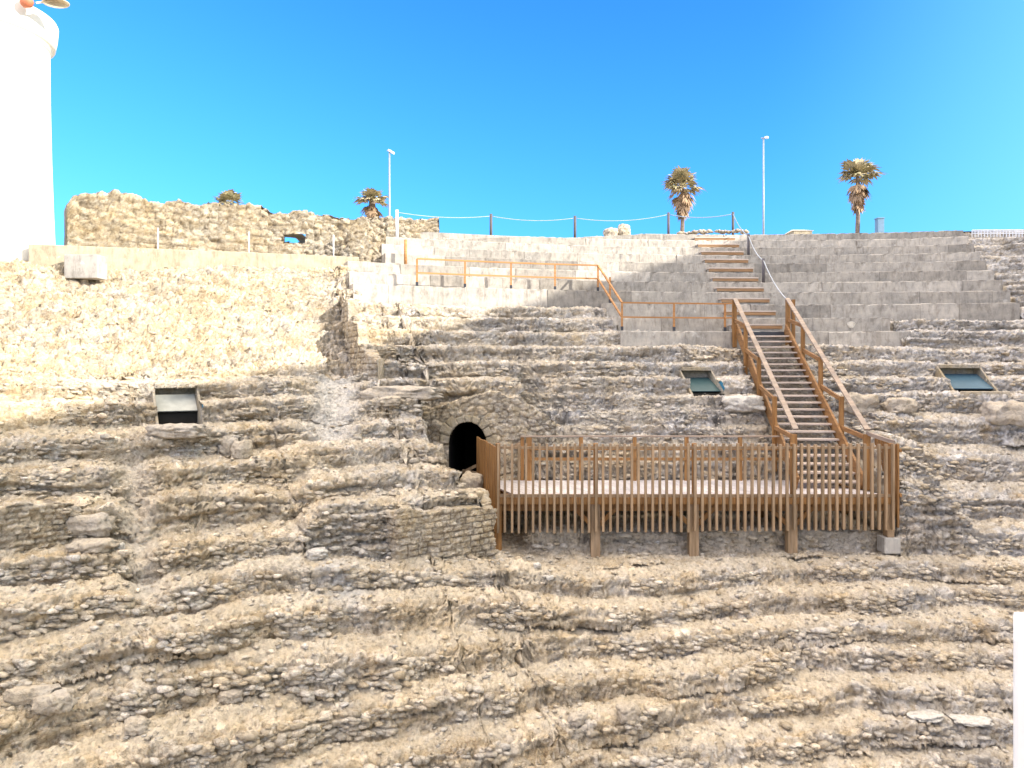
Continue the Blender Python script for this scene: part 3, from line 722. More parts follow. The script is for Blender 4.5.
# ------------------------------------------------------------------ concrete seating
cs = empty('concrete_seating', pol(4, 34.2, .7), 'pale concrete seat rows rising to the skyline beside the timber steps', 'seating')
LEFT = [9.75,9.75,9.75,22.1,22.1,22.0,20.0,20.0,20.0,20.0,20.0]
RIGHT = [-4.95,-4.45,-11.05,-11.1,-11.2,-11.25,-11.3,-11.4,-11.5,-11.6,-11.7]
def seat_row(k):
    r0 = CR[k]; z1 = CZ[k]; z0 = (CZ[k-1] if k else .3)-.15
    if k == 3: z0 = 1.75
    r1 = r0+.74; V = []; Fs = []; tint = []
    def block(ta, tb_, tn, zt1, dr):
        nseg = max(2, int((ta-tb_)*R(1)*r0/.12)); base = len(V)
        ch = random.choice([.018,.022,.03])
        sec = [(r0+dr, z0), (r0+dr, (z0+zt1)/2), (r0+dr, zt1-ch), (r0+dr+ch, zt1), (r0+dr+.3, zt1-.002), (r1, zt1-.004), (r1, z0)]
        for i in range(nseg+1):
            tt_ = ta+(tb_-ta)*i/nseg
            for j, (a_, z_) in enumerate(sec):
                zz = z_
                if j in (2,3,4,5): zz = min(z_, float(zmax(CX-a_*math.sin(R(tt_))))+(z_-zt1))
                e = (random.random()**5)*.05 if j in (2,3) else 0
                v = pol(tt_, a_+e+random.uniform(-.002,.002), zz-e*.7); V.append(tuple(v)); tint.append(tn)
        ns_ = len(sec)
        for i in range(nseg):
            for j in range(ns_-1): Fs.append((base+i*ns_+j, base+i*ns_+j+1, base+(i+1)*ns_+j+1, base+(i+1)*ns_+j))
        Fs.append(tuple(base+j for j in range(ns_))[::-1]); Fs.append(tuple(base+nseg*ns_+j for j in range(ns_)))
    t0 = LEFT[k]
    while t0 > RIGHT[k]+.05:
        t1 = max(RIGHT[k], t0-random.uniform(1.6, 4.6))
        if t1-RIGHT[k] < .8: t1 = RIGHT[k]
        block(t0, t1+.012, random.choice([.74,.84,.9,.96,1.0,1.04,1.1,1.18]), z1+random.uniform(-.012,.012), random.uniform(-.008,.008)); t0 = t1
    me = bpy.data.meshes.new('seat_row'); me.from_pydata(V, [], Fs); me.materials.append(m_conc)
    a_ = me.attributes.new('tint', 'FLOAT', 'POINT'); a_.data.foreach_set('value', tint)
    me.transform(Matrix.Translation(-wloc(cs))); o = bpy.data.objects.new('seat_row', me); col.objects.link(o); o.parent = cs
for k in range(11): seat_row(k)
# whitish round patch
pc = pol(th_of(*plan(852, 22.9)), CR[1]-.014, 1.41)
m = MB(); m.add([pc]+[pc+Vector((math.cos(a_)*(.13+.02*math.sin(3*a_)), math.cos(a_)*.01, math.sin(a_)*.11)) for a_ in np.linspace(0, 6.28, 17)[:-1]],
       [(0, i+1, (i+1) % 16+1) for i in range(16)])
o = m.build('mortar_patch', m_pale, cs)

# timber half steps up the aisle
def aisleX(Y_): return 7.06+.072*(Y_-17)
for k in range(10):
    rr_ = CR[k+1]-.16; 
    Yg = 23+.7*k; xg = aisleX(Yg); t_ = th_of(xg, Yg)
    for _ in range(3):
        p_ = pol(t_, rr_); xg = aisleX(p_.y); t_ = th_of(xg, p_.y)
    p_ = pol(t_, rr_); tg = R(t_); side = Vector((math.cos(tg), math.sin(tg), 0)); back = Vector((-math.sin(tg), math.cos(tg), 0))
    zt_ = min(CZ[k], float(zmax(p_.x))); zh_ = CZ[k+1]-CZ[k]
    root = empty('timber_step', p_+Vector((0,0,zt_)), ['lowest','second lowest','third lowest','fourth lowest','fifth lowest','fifth highest','fourth highest','third highest','second highest','topmost'][k]+' timber half step on the concrete aisle', 'step', 'timber steps up the concrete aisle')
    m = MB(); m.frame(p_+Vector((0,0,zt_+zh_*.5-.02))-back*.02, side*.80, back*.18, Vector((0,0,.022))); m.build('tread', m_tread, root, bevel=.005)
    m = MB(); m.frame(p_+Vector((0,0,zt_+zh_*.5-.092))-back*.165, side*.79, back*.02, Vector((0,0,.048))); m.build('riser', m_step, root, bevel=.004)
    m = MB(); m.frame(p_+Vector((0,0,zt_+(zh_*.5-.045)/2))+back*.0, side*.77, back*.14, Vector((0,0,(zh_*.5-.045)/2-.001))); m.build('base_block', m_blockconc, root)

# ------------------------------------------------------------------ timber platform
FX0, FX1, FY = -.29, 7.97, 15.4
ZD = -2.64; ZT = -1.53; ZS = -3.36
plat = empty('timber_platform', (3.8, 16.6, -3.95), 'slatted timber viewing platform standing on posts over the rock rows', 'platform')
LB = (-.84, 17.7); RB = (8.72, 17.95)
# posts
PXs = [498, 596, 695, 794, 892.5]
for i, px in enumerate(PXs):
    x = (px-HX)/F*FY; zb_ = -3.95 if i else -3.93
    if i == 4: zb_ = -3.50
    w_ = .2 if 0 < i < 4 else .15
    m = MB(); m.box((x, FY+.16, (zb_+ZD-.16)/2), (w_, .2, (ZD-.16)-zb_)); m.build('post', m_wood_g if i else m_wood_o, plat, bevel=.008)
    m = MB(); m.box((x, FY+.07, (ZD+ZT)/2-.05), (.09, .09, (ZT-ZD)+.1)); m.build('fence_upright', m_wood_o, plat, bevel=.005)
    if 0 < i < 4:
        for s_ in (-1, 1):
            m = MB(); m.bar((x+s_*.08, FY+.16, -3.25), (x+s_*.52, FY+.16, ZD-.18), .07, .09); m.build('brace', m_wood_o, plat)
for i, px in enumerate(PXs):
    x = (px-HX)/F*FY; m = MB(); m.box((x, 17.5, (-3.9+ZD-.16)/2), (.18, .18, (ZD-.16)+3.9)); m.build('post', m_wood_o, plat)
m = MB(); m.box(((.4+FX1)/2-.15, FY+.05, ZD-.09), (FX1-FX0-.05, .06, .14))
o = m.build('fascia', m_wood_o, plat, bevel=.004); o.location.x += (FX0-.4)/2+.15
for yy in (15.6, 16.5, 17.4):
    m = MB(); m.box((3.84, yy, ZD-.22), (FX1-FX0-.1, .1, .2)); m.build('beam', m_wood_o, plat)
m = MB()
for x in np.arange(FX0+.2, FX1, .6): m.box((x, 16.5, ZD-.085), (.06, 2.0, .09))
m.build('joists', m_wood_o, plat)
# deck boards laid askew
m = MB(); pitch = .145; sk = .95
x = FX0-sk
while x < FX1+1.2:
    x0f, x1f = x+sk, x+sk+pitch-.012; x0b, x1b = x, x+pitch-.012
    lo_f, hi_f = FX0, FX1; lo_b, hi_b = LB[0]+.05, RB[0]-.1
    a0, a1 = max(x0f, lo_f), min(x1f, hi_f); b0, b1 = max(x0b, lo_b), min(x1b, hi_b)
    if x0b < lo_b and x1b <= lo_b: b0 = b1 = lo_b
    if a1 <= a0: a0 = a1 = hi_f if x0f > hi_f else lo_f
    if b1 > b0+.01 and a1 > a0+.01 and (x1f-x0f) > 0:
        zt_ = ZD+random.uniform(-.002,.002)
        m.add([(a0,FY+.09,zt_-.035),(a1,FY+.09,zt_-.035),(b1,17.72,zt_-.035),(b0,17.72,zt_-.035),(a0,FY+.09,zt_),(a1,FY+.09,zt_),(b1,17.72,zt_),(b0,17.72,zt_)],
              [(3,2,1,0),(4,5,6,7),(0,1,5,4),(1,2,6,5),(2,3,7,6),(3,0,4,7)])
    x += pitch
m.build('deck_boards', m_deck, plat)
# front slat panels, bay by bay
for i in range(4):
    xa = (PXs[i]-HX)/F*FY; xb = (PXs[i+1]-HX)/F*FY; m = MB(); n = 14
    for k in range(n+(i == 3)):
        x = xa+(xb-xa)*k/n+random.uniform(-.004,.004); j = random.uniform(-.02,.012)
        lean = random.uniform(-.006,.006)
        m.bar((x, FY-.02, ZS+random.uniform(-.012,.012)+.02*(i-1)), (x+lean, FY-.02, ZT+j), .05, .07, up=(0,1,0))
    m.build('slat_panel', m_wood_g, plat)
    m = MB(); m.bar((xa, FY+.035, ZT-.09), (xb, FY+.035, ZT-.09), .035, .05); m.build('top_rail', m_wood_g, plat)
    m = MB(); m.bar((xa, FY+.0365, ZD+.02), (xb, FY+.0365, ZD+.02), .037, .06); m.build('bottom_rail', m_wood_g, plat)
# side slat panels: close boards
def side_panel(p0, p1, n, w, mat, zt0, zb0, lab=None):
    m = MB(); p0 = Vector((*p0, 0)); p1 = Vector((*p1, 0)); d = (p1-p0).normalized()
    for k in range(n):
        c = p0+(p1-p0)*((k+.5)/n); j = random.uniform(-.015,.015)
        m.frame(c+Vector((0,0,(zt0+zb0)/2+j)), d*w/2, Vector((-d.y, d.x, 0))*.018, Vector((0,0,(zt0-zb0)/2)))
    o = m.build('side_slat_panel', mat, plat)
    m = MB(); 
    for zz in (zt0-.12, ZD+.03): m.bar((p0.x, p0.y, zz)+(Vector((0,0,0)))[:0] if False else Vector((p0.x, p0.y, zz))+Vector((-d.y,d.x,0))*-.04, Vector((p1.x, p1.y, zz))+Vector((-d.y,d.x,0))*-.04, .04, .06)
    m.build('side_rail', m_wood_o, plat); return o
side_panel((FX0-.02, FY-.03), LB, 11, .15, m_wood_o, -1.60, -3.37)
side_panel((FX1+.08, FY+.0), RB, 14, .12, m_wood_o, -1.56, -3.30)
# back railing
Yb = 17.68; bxs = [(p_-HX)/F*Yb for p_ in (529, 581, 634.5, 686.5, 740, 792)]
for i, x in enumerate(bxs):
    m = MB(); m.box((x, Yb, (ZD-.1-1.60)/2-.0), (.13 if i == 0 else .09, .09, (-1.60)-(ZD-.1))); m.build('fence_upright', m_wood_o, plat, bevel=.005)
m = MB(); m.box((bxs[0]-.16, Yb+.05, (ZD-.1-1.60)/2), (.08, .09, (-1.60)-(ZD-.1))); m.build('fence_upright', m_wood_o, plat)
m = MB(); m.bar((bxs[0]-.2, Yb, -1.585), (bxs[-1]+.05, Yb, -1.585), .10, .03); m.build('top_rail', m_wood_rail, plat)
for zz in (-1.87, -2.12):
    m = MB(); m.bar((bxs[0], Yb-.06, zz), (bxs[-1], Yb-.06, zz), .03, .07); m.build('middle_rail', m_wood_o, plat)
# gangway rails leading to the arch
m = MB(); m.bar((bxs[0]-.2, Yb+.05, -1.75), (-1.19, 18.3, -2.52), .05, .07); m.build('gangway_rail', m_wood_g, plat)
m = MB(); m.bar((bxs[0]-.1, Yb+.05, -2.68), (-1.22, 18.3, -2.50), .05, .09); m.build('gangway_rail', m_wood_g, plat)
m = MB(); m.bar((-1.22, 18.25, -2.5), (-.62, 17.6, -2.82), .06, .10); m.build('gangway_rail', m_wood_g, plat)
# concrete footing
m = MB(); m.box((7.92, 15.56, -3.66), (.34, .34, .33)); o = m.build('concrete_footing', m_blockconc, bevel=.015)
tag(o, 'small pale concrete footing under the right corner post of the platform', 'footing')

# ------------------------------------------------------------------ timber staircase
NS = 23; Y0, Y1 = 16.45, 22.15; Z0, Z1 = ZD, 1.175
def sx(Y_): return 7.02+(7.46-7.02)*(Y_-16.3)/(22.2-16.3)
stair = empty('timber_staircase', (7.05, 16.3, ZD), 'steep open riser timber staircase climbing from the platform to the concrete seats', 'staircase')
hwS = .71
sdv = Vector((sx(22.2)-sx(16.3), 5.9, 0)).normalized(); prp = Vector((sdv.y, -sdv.x, 0))
def sp(f, s_, z_): # point at fraction f along stair, s_ side offset
    Y_ = Y0+(Y1-Y0)*f; return Vector((sx(Y_), Y_, 0))+prp*s_+Vector((0,0,z_))
for k in range(1, NS):
    f = k/NS-.5/NS; z_ = Z0+(Z1-Z0)*k/NS
    m = MB(); m.frame(sp(f, 0, z_-.02), prp*(hwS-.03), sdv*.13, Vector((0,0,.021))); m.build('tread', m_tread, stair, bevel=.004)
for s_ in (-1, 1):
    m = MB(); a = sp(-.02, s_*hwS, Z0+.14); b = sp(1.0, s_*hwS, Z1+.05)
    m.bar(a, b, .06, .33); m.build('stringer', m_wood_h, stair, bevel=.006)
    def zs_(f): return Z0+(Z1-Z0)*f
    fs = [1.0, .755, .50, .245, -.02]
    for i, f in enumerate(fs):
        nw = i in (0, 4); w_ = .12 if nw else .095
        top = zs_(f)+(.93 if i == 0 else 1.07 if i < 4 else 1.30)
        Yf = Y0+(Y1-Y0)*f
        if nw: low = ZD if i == 4 else Z1-.5
        else: low = zs_(f)-.2-(.55 if s_ < 0 else .0)
        off = s_*(hwS+.075)
        p_ = sp(f, off, 0); m = MB(); m.box((p_.x, p_.y, (low+top)/2), (w_, w_, top-low))
        m.build('newel_post' if nw else 'post', m_wood_o, stair, bevel=.006)
        if i == 0 and s_ > 0:
            p2 = sp(f, off+.16, 0); m = MB(); m.box((p2.x, p2.y+.02, (low+top)/2), (.09, .09, top-low)); m.build('newel_post', m_wood_o, stair)
        if i < 4:
            f2_ = fs[i+1]; z2 = zs_(f2_)+(1.07 if i+1 < 4 else 1.30)
            m = MB(); m.bar(sp(f, off-s_*.0, zs_(f)+.32), sp(f2_, off, z2-.08), .05, .10); m.build('middle_rail', m_wood_h, stair)
    m = MB(); off = s_*(hwS+.075); m.bar(sp(1.0, off-s_*.02, zs_(1.0)+.96), sp(-.035, off-s_*.02, Z0+1.33), .12, .045); m.build('handrail', m_wood_rail, stair, bevel=.006)
m = MB(); m.frame(sp(1.0, 0, Z1-.085)+Vector((0,.12,0)), prp*(hwS-.04), sdv*.16, Vector((0,0,.05))); m.build('top_beam', m_foot, stair)
# joining rail to platform fence right
m = MB(); pa = sp(-.02, hwS+.075, ZD+1.25); m.bar(pa, (FX1, FY+.04, ZT+.02), .05, .08); m.build('link_rail', m_wood_rail, plat)

# ------------------------------------------------------------------ upper railing
ur = empty('walkway_railing', pol(16, 36.45, CZ[3]), 'thin rust orange railing along the concrete walkway and down to the stairs', 'railing')
def rail_post(p, h, w_=.055):
    m = MB(); m.box((p.x, p.y, p.z+h/2+.06), (w_, w_, h-.12)); m.build('post', m_corten, ur)
    m = MB(); m.box((p.x, p.y, p.z+.06), (w_+.02, w_+.02, .12)); m.build('post_shoe', m_foot, ur)
def onrow(px, rr_, z_):
    lo, hi = 14., 40.
    for _ in range(40):
        Ym = (lo+hi)/2; x = (px-HX)/F*Ym
        if math.hypot(x-CX, Ym-CY) < rr_: lo = Ym
        else: hi = Ym
    return Vector(((px-HX)/F*lo, lo, z_))
up = [onrow(px, 36.42, CZ[3]) for px in (417,465,511,555,598)]
mid = [onrow(610, 35.3, CZ[2]-.35)]
low = [onrow(px, 34.4, CZ[0]) for px in (622,674,725)]
mid[0].z = CZ[2]-.0; mid = [onrow(610, 35.75, CZ[2])]
for p_ in up+mid+low: rail_post(p_, .82)
def rails(a, b, hs, w_=.05, t_=.045):
    for h in hs:
        m = MB(); m.bar(a+Vector((0,0,h)), b+Vector((0,0,h)), w_, t_); m.build('rail', m_corten, ur)
for i in range(4): rails(up[i], up[i+1], (.83, .40))
rails(up[-1], low[0], (.83, .40))
for i in range(2): rails(low[i], low[i+1], (.83, .40))
endp = sp(1.0, -(hwS+.075), Z1); rails(low[2], Vector((endp.x, endp.y, CZ[0])), (.83, .40))

# ------------------------------------------------------------------ rope barriers
def sag(a, b, s_, n=14): return [a.lerp(b, i/n)-Vector((0,0,4*s_*(i/n)*(1-i/n))) for i in range(n+1)]
rp_list = [(397,210,233,26.5,'first rope post beside the right end of the ruined wall',m_paintw), (491,214,236,28.9,'dark rope post on the skyline, leftmost against open sky',m_postd),
           (575,216,236,29.6,'dark rope post on the skyline left of the two boulders',m_postd), (668.5,212.5,236,30.3,'dark rope post on the skyline just left of the lone palm',m_postd),
           (733,212,234.5,30.6,'dark rope post on the skyline just right of the lone palm',m_postd)]
tops_ = []
for px, y0, y1, Yd, lab, mt in rp_list:
    m = MB(); a = at(px, y1, Yd)-Vector((0,0,.25)); b = at(px, y0, Yd); m.tube([a, b], .055, 10)
    tag(m.build('rope_post', mt, smooth=True), lab, 'post', 'posts carrying the skyline rope'); tops_.append(b-Vector((0,0,.08)))
aisle_posts = []
for px, rr_, z_, h, lab in [(405.5, CR[5]+.35, CZ[5], .83, 'thin rust post on the concrete seats at their left end'),
                       (748.5, CR[7]+.4, CZ[7], .84, 'upper dark rope post beside the aisle steps'), (763.5, CR[4]+.4, CZ[4], .86, 'lower dark rope post beside the aisle steps')]:
    p_ = onrow(px, rr_, z_); m = MB(); m.tube([p_-Vector((0,0,.02)), p_+Vector((0,0,h))], .05, 10)
    tag(m.build('rope_post', m_postd if px > 500 else m_corten, smooth=True), lab, 'post', 'posts carrying the skyline rope'); aisle_posts.append(p_+Vector((0,0,h-.06)))
seq = tops_+[aisle_posts[1]]
labs = ['pale slack rope between the ruined wall and the first dark skyline post', 'pale slack rope between the two left skyline posts', 'pale slack rope above the two boulders',
        'blue grey rope passing the trunk of the lone palm', 'dark rope dropping from the skyline to the aisle post']
for i in range(5):
    m = MB(); m.tube(sag(seq[i], seq[i+1], [.12,.14,.18,.14,.15][i]), .011 if i < 3 else .02, 6)
    tag(m.build('rope', m_rope if i < 3 else m_ropeb, smooth=True), labs[i], 'rope', 'ropes of the barrier')
nw = sp(1.0, hwS+.075, Z1+.9)
for a, b, lab in [(aisle_posts[1], aisle_posts[2], 'white rope between the two posts beside the aisle'), (aisle_posts[2], nw, 'white rope from the lower aisle post to the stair newel')]:
    m = MB(); m.tube(sag(a, b, .16), .02, 6); tag(m.build('rope', m_rope, smooth=True), lab, 'rope', 'ropes of the barrier')

# right end white railing on skyline
rr0 = empty('white_railing', at(972, 233, 27.5), 'white pipe railing on the skyline at the right edge', 'railing')
A_ = [at(972+i*22, 234.5, 28.5-.45*i) for i in range(6)]
for h in (.16, .10, .04):
    m = MB(); m.tube([p_+Vector((0,0,h)) for p_ in A_], .028 if h > .15 else .018, 6); m.build('rail', m_paintw, rr0, True)
m = MB()
for i in range(36):
    f = i/35*5; k = min(4, int(f)); p_ = A_[k].lerp(A_[k+1], f-k); m.tube([p_-Vector((0,0,.1)), p_+Vector((0,0,.16))], .016, 5)
m.build('balusters', m_paintw, rr0)

# ------------------------------------------------------------------ lamp posts
for (px, y0, Yd, flip, lab) in [(389.5, 151, 34, 1, 'tall slim lamp post with a tilted head beside the stubby palm'), (763.5, 138.5, 36, -1, 'tall slim lamp post rising between the two palms')]:
    b = at(px, 240, Yd); t_ = at(px, y0, Yd); b.z = 4.3
    root = empty('lamp_post', b, lab, 'lamp post', 'lamp posts beyond the theatre')
    m = MB(); m.tube([b, b+(t_-b)*.5, t_], [.06,.05,.04], 8); m.build('pole', m_steel, root, True)
    m = MB(); m.bar(t_+Vector((-.06*flip,0,.04)), t_+Vector((.22*flip,0,-.12)) if flip > 0 else t_+Vector((.2,-.1,.03)), .16, .09); m.build('lamp_head', m_paintw, root, bevel=.02)
    m = MB(); m.bar(t_-Vector((.12,0,-.02)), t_+Vector((.1,0,.02)), .05, .05); m.build('bracket', m_steel, root)

# ------------------------------------------------------------------ palms
def leaf_mat(name, c1, c2):
    m, nt, b = new_mat(name, .7, .2); P = geo(nt); n = noise(nt, 1.7, 4, .7, P); n2 = noise(nt, 9, 3, .6, P)
    c = ramp(nt, n, [(.4, c1), (.6, c2)]); c = mix(nt, .6, c, ramp(nt, n2, [(.3, (.6,.6,.6)), (.7, (1.3,1.3,1.3))]), 'MULTIPLY'); L(nt, c, b.inputs['Base Color']); return m
m_frond = leaf_mat('fan frond', (.27,.245,.13), (.50,.42,.27)); m_dry = leaf_mat('dead frond', (.30,.20,.12), (.46,.33,.21))
m_bark = flat_mat('palm bark', (.20,.16,.13), .95, 0, .1, .4, 12)
def fan(m, base, d, size, rnd, droop=.3, n=13):
    """one fan frond: stalk then narrow leaflets"""
    d = d.normalized(); side = d.cross(Vector((0,0,1)))
    if side.length < .1: side = Vector((1,0,0))
    side.normalize(); up = side.cross(d)
    hub = base+d*size*.42-Vector((0,0,droop*size*.10))
    m.tube([base, hub], [.02*size,.014*size], 4, False)
    for k in range(n):
        a = (k/(n-1)-.5)*rnd.uniform(2.2,2.8); dd = (d*math.cos(a)+side*math.sin(a)+up*rnd.uniform(-.12,.12)).normalized()
        Ls = size*.58*(.72+.28*math.cos(a))*rnd.uniform(.8,1.1); w = size*.06
        p1 = hub+dd*Ls*.55-Vector((0,0,droop*Ls*.12)); p2 = hub+dd*Ls-Vector((0,0,droop*Ls*rnd.uniform(.3,.6)))
        s2 = dd.cross(up).normalized()*w; b = len(m.v)
        m.v += [tuple(hub-s2*.25), tuple(hub+s2*.25), tuple(p1+s2), tuple(p1-s2), tuple(p2)]
        m.f += [(b,b+1,b+2,b+3), (b+3,b+2,b+4)]
def palm(px, yt, yb, Yd, wpx, skirt, lab, seed, wind=-.35, trunk_r=.13, dead=.5, zb=4.2, group='fan palms beyond the theatre'):
    rnd = random.Random(seed); top = at(px, yt, Yd); cr = wpx/2/F*Yd       # crown radius in metres
    hub = Vector((top.x, top.y, top.z-cr*.95)); base = Vector((hub.x+rnd.uniform(-.1,.1), hub.y, zb))
    root = empty('palm_tree', base, lab, 'palm', group)
    m = MB(); n = 12; pts = [base.lerp(hub, i/n)+Vector((math.sin(i*.9)*.02, 0, 0)) for i in range(n+1)]
    m.tube(pts, [trunk_r*(1.15-.35*i/n)*(1+.06*(i % 2)) for i in range(n+1)], 10); m.build('trunk', m_bark, root, True)
    m = MB(); size = cr*1.5
    for i in range(38):
        az = rnd.uniform(0, 6.283); el = rnd.uniform(-.25, 1.35)
        d = Vector((math.cos(az)*math.cos(el)+wind*.5, math.sin(az)*math.cos(el), math.sin(el)))
        fan(m, hub+Vector((0,0,rnd.uniform(-.05,.1)*cr)), d, size*rnd.uniform(.5,1.0), rnd, .8)
    m.build('crown', m_frond, root)
    m = MB()
    for i in range(26):                       # hanging dry fronds
        az = rnd.uniform(0, 6.283); el = -rnd.uniform(.1, 1.45)**1.0; dz = rnd.uniform(0, 1)
        d = Vector((math.cos(az)*math.cos(el)*.9+wind*.2, math.sin(az)*math.cos(el)*.9, math.sin(el)-.35))
        fan(m, hub-Vector((0,0,cr*skirt*dz*.55)), d, size*rnd.uniform(.5,.85)*(1-.35*dz), rnd, .9)
    for i in range(int(40*skirt)):
        az = rnd.uniform(0, 6.283); dz = rnd.uniform(.1, 1)
        fan(m, hub-Vector((0,0,cr*skirt*dz)), Vector((math.cos(az)*.30, math.sin(az)*.30, -1)), size*rnd.uniform(.4,.6), rnd, .2, 9)
    m.build('dead_fronds', m_dry, root)
palm(682.5, 168, 233, 44, 38, 1.2, 'lone wind blown palm on the skyline above the aisle steps', 3)
palm(858, 158, 232, 44, 38, 1.35, 'tall wind blown palm on the skyline right of the bare lamp post', 8, -.3)
palm(372.5, 186, 216, 38, 30, 1.6, 'stubby palm with thick dead skirt behind the ruined wall', 12, .0, .2)
palm(229, 190, 205, 34, 30, .6, 'palm crown just peeping over the ruined wall', 17, .0)

# skyline oddments
c = at(879.5, 232, 60); t_ = at(879.5, 219, 60)
ch = empty('chimney_stack', (c.x, 60, 4.4), 'blue grey square chimney on the skyline right of the palm', 'chimney')
m = MB(); m.box((c.x, 60, (t_.z+4.4)/2), (.52, .52, t_.z-4.4)); m.build('shaft', m_bluebox, ch, bevel=.02)
m = MB(); m.box((c.x, 60, t_.z+.03), (.6, .6, .09)); m.build('cap', m_bluebox, ch, bevel=.02)
c = at(798, 233, 70); kk_ = empty('low_roof', (c.x, 70, 4.4), 'tiny tan roof showing above the top seat row between the lamp post and palm', 'building')
m = MB(); m.box((c.x, 70, (c.z+4.4)/2), (1.7, 2.4, c.z-4.4)); m.build('wall', m_wallconc, kk_)
m = MB(); v0 = c+Vector((-1.0,-1.4,-.02)); m.add([(c.x-1,68.7,c.z),(c.x+1,68.7,c.z),(c.x+1,71.3,c.z),(c.x-1,71.3,c.z),(c.x-.6,70,c.z+.3),(c.x+.6,70,c.z+.3)],
       [(0,1,5,4),(2,3,4,5),(0,4,3),(1,2,5),(3,2,1,0)]); m.build('roof', m_dish, kk_)

# ------------------------------------------------------------------ boulders and blocks
def boulder(c, s, seed, mat, lab, rot=0, blocky=.6, group=None, name='boulder', cat='stone'):
    v, f = ico(4); nn = v.copy()
    sup = np.abs(v)**(2.0+4*blocky); v = v/(sup.sum(1)**(1/(2.0+4*blocky)))[:,None]
    d = fbm(v*1.1+seed*7.7, 3, 81)*.22+np.abs(fbm(v*3+seed, 3, 82))*-.16+fbm(v*9+seed, 2, 83)*.04
    _, _, cb_, fb_ = voro(v*1.6+seed*3.3, 84, 1.0); _, _, _, fb2 = voro(v*4.2+seed, 85, 1.0); d = d+fb_*.22+fb2*.05
    v = v*(1+d[:,None])*np.array(s)/2
    ca, sa = math.cos(rot), math.sin(rot); v = np.stack([v[:,0]*ca-v[:,1]*sa, v[:,0]*sa+v[:,1]*ca, v[:,2]], 1)
    o = np_mesh(name, v, f, mat); o.location = c; return tag(o, lab, cat, group)
BL = [ # px, py(base), size, mat, label
 (229,452,(.30,.30,.42),m_boulder,'upright grey boulder beside its tilted twin below the white covered light well',.2),
 (242,456,(.36,.32,.40),m_boulder,'tilted grey boulder, right of the pair below the white covered light well',.9),
 (88,530,(.62,.4,.36),m_boulder,'large rounded boulder wedged above the left rubble wall',.1),
 (91,548,(.60,.4,.20),m_boulder,'flat grey slab under the rounded boulder at the left rubble wall',.0),
 (118,547,(.13,.12,.10),m_pale,'small white stone beside the flat slab at left',.0),
 (54,710,(.45,.36,.26),m_boulder,'big pale boulder low at the left edge',.3),
 (30,700,(.62,.3,.2),m_boulder,'long boulder set in the row at the lower left edge',.1),
 (318,556,(.36,.26,.18),m_pale,'whitish angular stone on the dusty floor left of the retaining wall',.5),
 (352,545,(.22,.2,.17),m_boulder,'small tan stone on the dusty floor beside the retaining wall',.2),
 (404,268+126,(1.7,.6,.30),m_boulder,'long overhanging stone slab above the arched doorway level',-.1),
 (388,406,(.5,.35,.22),m_boulder,'squarish stone propping the overhanging slab',.0),
 (858,408,(.85,.6,.50),m_boulder,'squared stone block right of the timber staircase',.05),
 (900,410,(.7,.6,.42),m_boulder,'weathered block beside the squared one right of the staircase',.0),
 (1008,418,(.95,.7,.55),m_boulder,'rounded block at the right edge below the blue sheet',-.1),
 (745,409,(1.0,.5,.42),m_pale,'smooth pale block at the left foot of the staircase side',.0),
 (866,719,(.0,.0,.0),None,'',0),
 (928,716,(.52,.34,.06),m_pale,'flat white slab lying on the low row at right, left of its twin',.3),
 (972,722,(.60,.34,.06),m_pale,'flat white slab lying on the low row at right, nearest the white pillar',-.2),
 (538,566,(.14,.12,.10),m_pale,'small white stone in front of the platform left post',.2),
 (552,578,(.15,.12,.09),m_pale,'white chip lying before the platform, second from its left post',.2),
 (628,717,(.34,.28,.26),m_boulder,'ochre rounded stone in a low row',.2),
 (664,716,(.40,.28,.24),m_boulder,'ochre stone right of the rounded one in the low row',.6),
 (578,722,(.30,.24,.2),m_boulder,'tan stone left of the rounded one in the low row',.6),
 (175,435,(1.0,.45,.25),m_boulder,'jutting flat block just below the white covered light well',.0),
 (490,498,(.5,.5,.5),m_boulder,'grey boulder at the foot of the arched doorway',.0),
 (135,730,(.3,.25,.2),m_boulder,'lone stone low in the left foreground rows',.4),
 (230,700,(.32,.25,.18),m_boulder,'stone in the left foreground between two rows',.1),
]
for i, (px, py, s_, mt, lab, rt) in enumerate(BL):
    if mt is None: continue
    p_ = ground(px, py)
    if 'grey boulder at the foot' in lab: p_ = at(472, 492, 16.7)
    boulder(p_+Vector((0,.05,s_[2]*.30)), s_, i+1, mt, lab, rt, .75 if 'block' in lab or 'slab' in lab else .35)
for px, s_, lab in [(611,(.62,.45,.42),'low rounded boulder on the skyline, left of the skyline pair'), (624,(.50,.45,.62),'taller boulder on the skyline, right of the skyline pair')]:
    p_ = at(px, 236, 30.0); boulder(p_+Vector((0,0,s_[2]*.25)), s_, int(px), m_boulder, lab, 0, .3)

# crumbled coping stones on the skyline rim: one stuff object
vs_, fs_, off_, at1 = [], [], 0, []
for i in range(420):
    px = rng.uniform(400, 780); p_ = onrow(px, 42.0+rng.uniform(-.3,.3), 0); p_.z = float(zmax(p_.x))+.0+rng.random()*.05
    dens = .5+.5*math.sin(px*.045+1.0)+.4*math.sin(px*.13)
    if dens < .55: continue
    s_ = rng.uniform(.04,.11); v_ = iv*(1+.35*(rng.random((len(iv),1))-.5))*np.array([s_*1.3, s_, s_*.7])+np.array(p_)
    vs_.append(v_); fs_.append(iff+off_); off_ += len(iv); at1 += [rng.random()]*len(iv)
a1_ = np.array(at1)
tag(np_mesh('skyline_rubble', np.concatenate(vs_), np.concatenate(fs_), m_rubble, dict(cell=a1_, cellb=a1_[::-1], dust=0*a1_, mort=0*a1_), smooth=False),
    'low heaps of small stones along the skyline rim', kind='stuff')

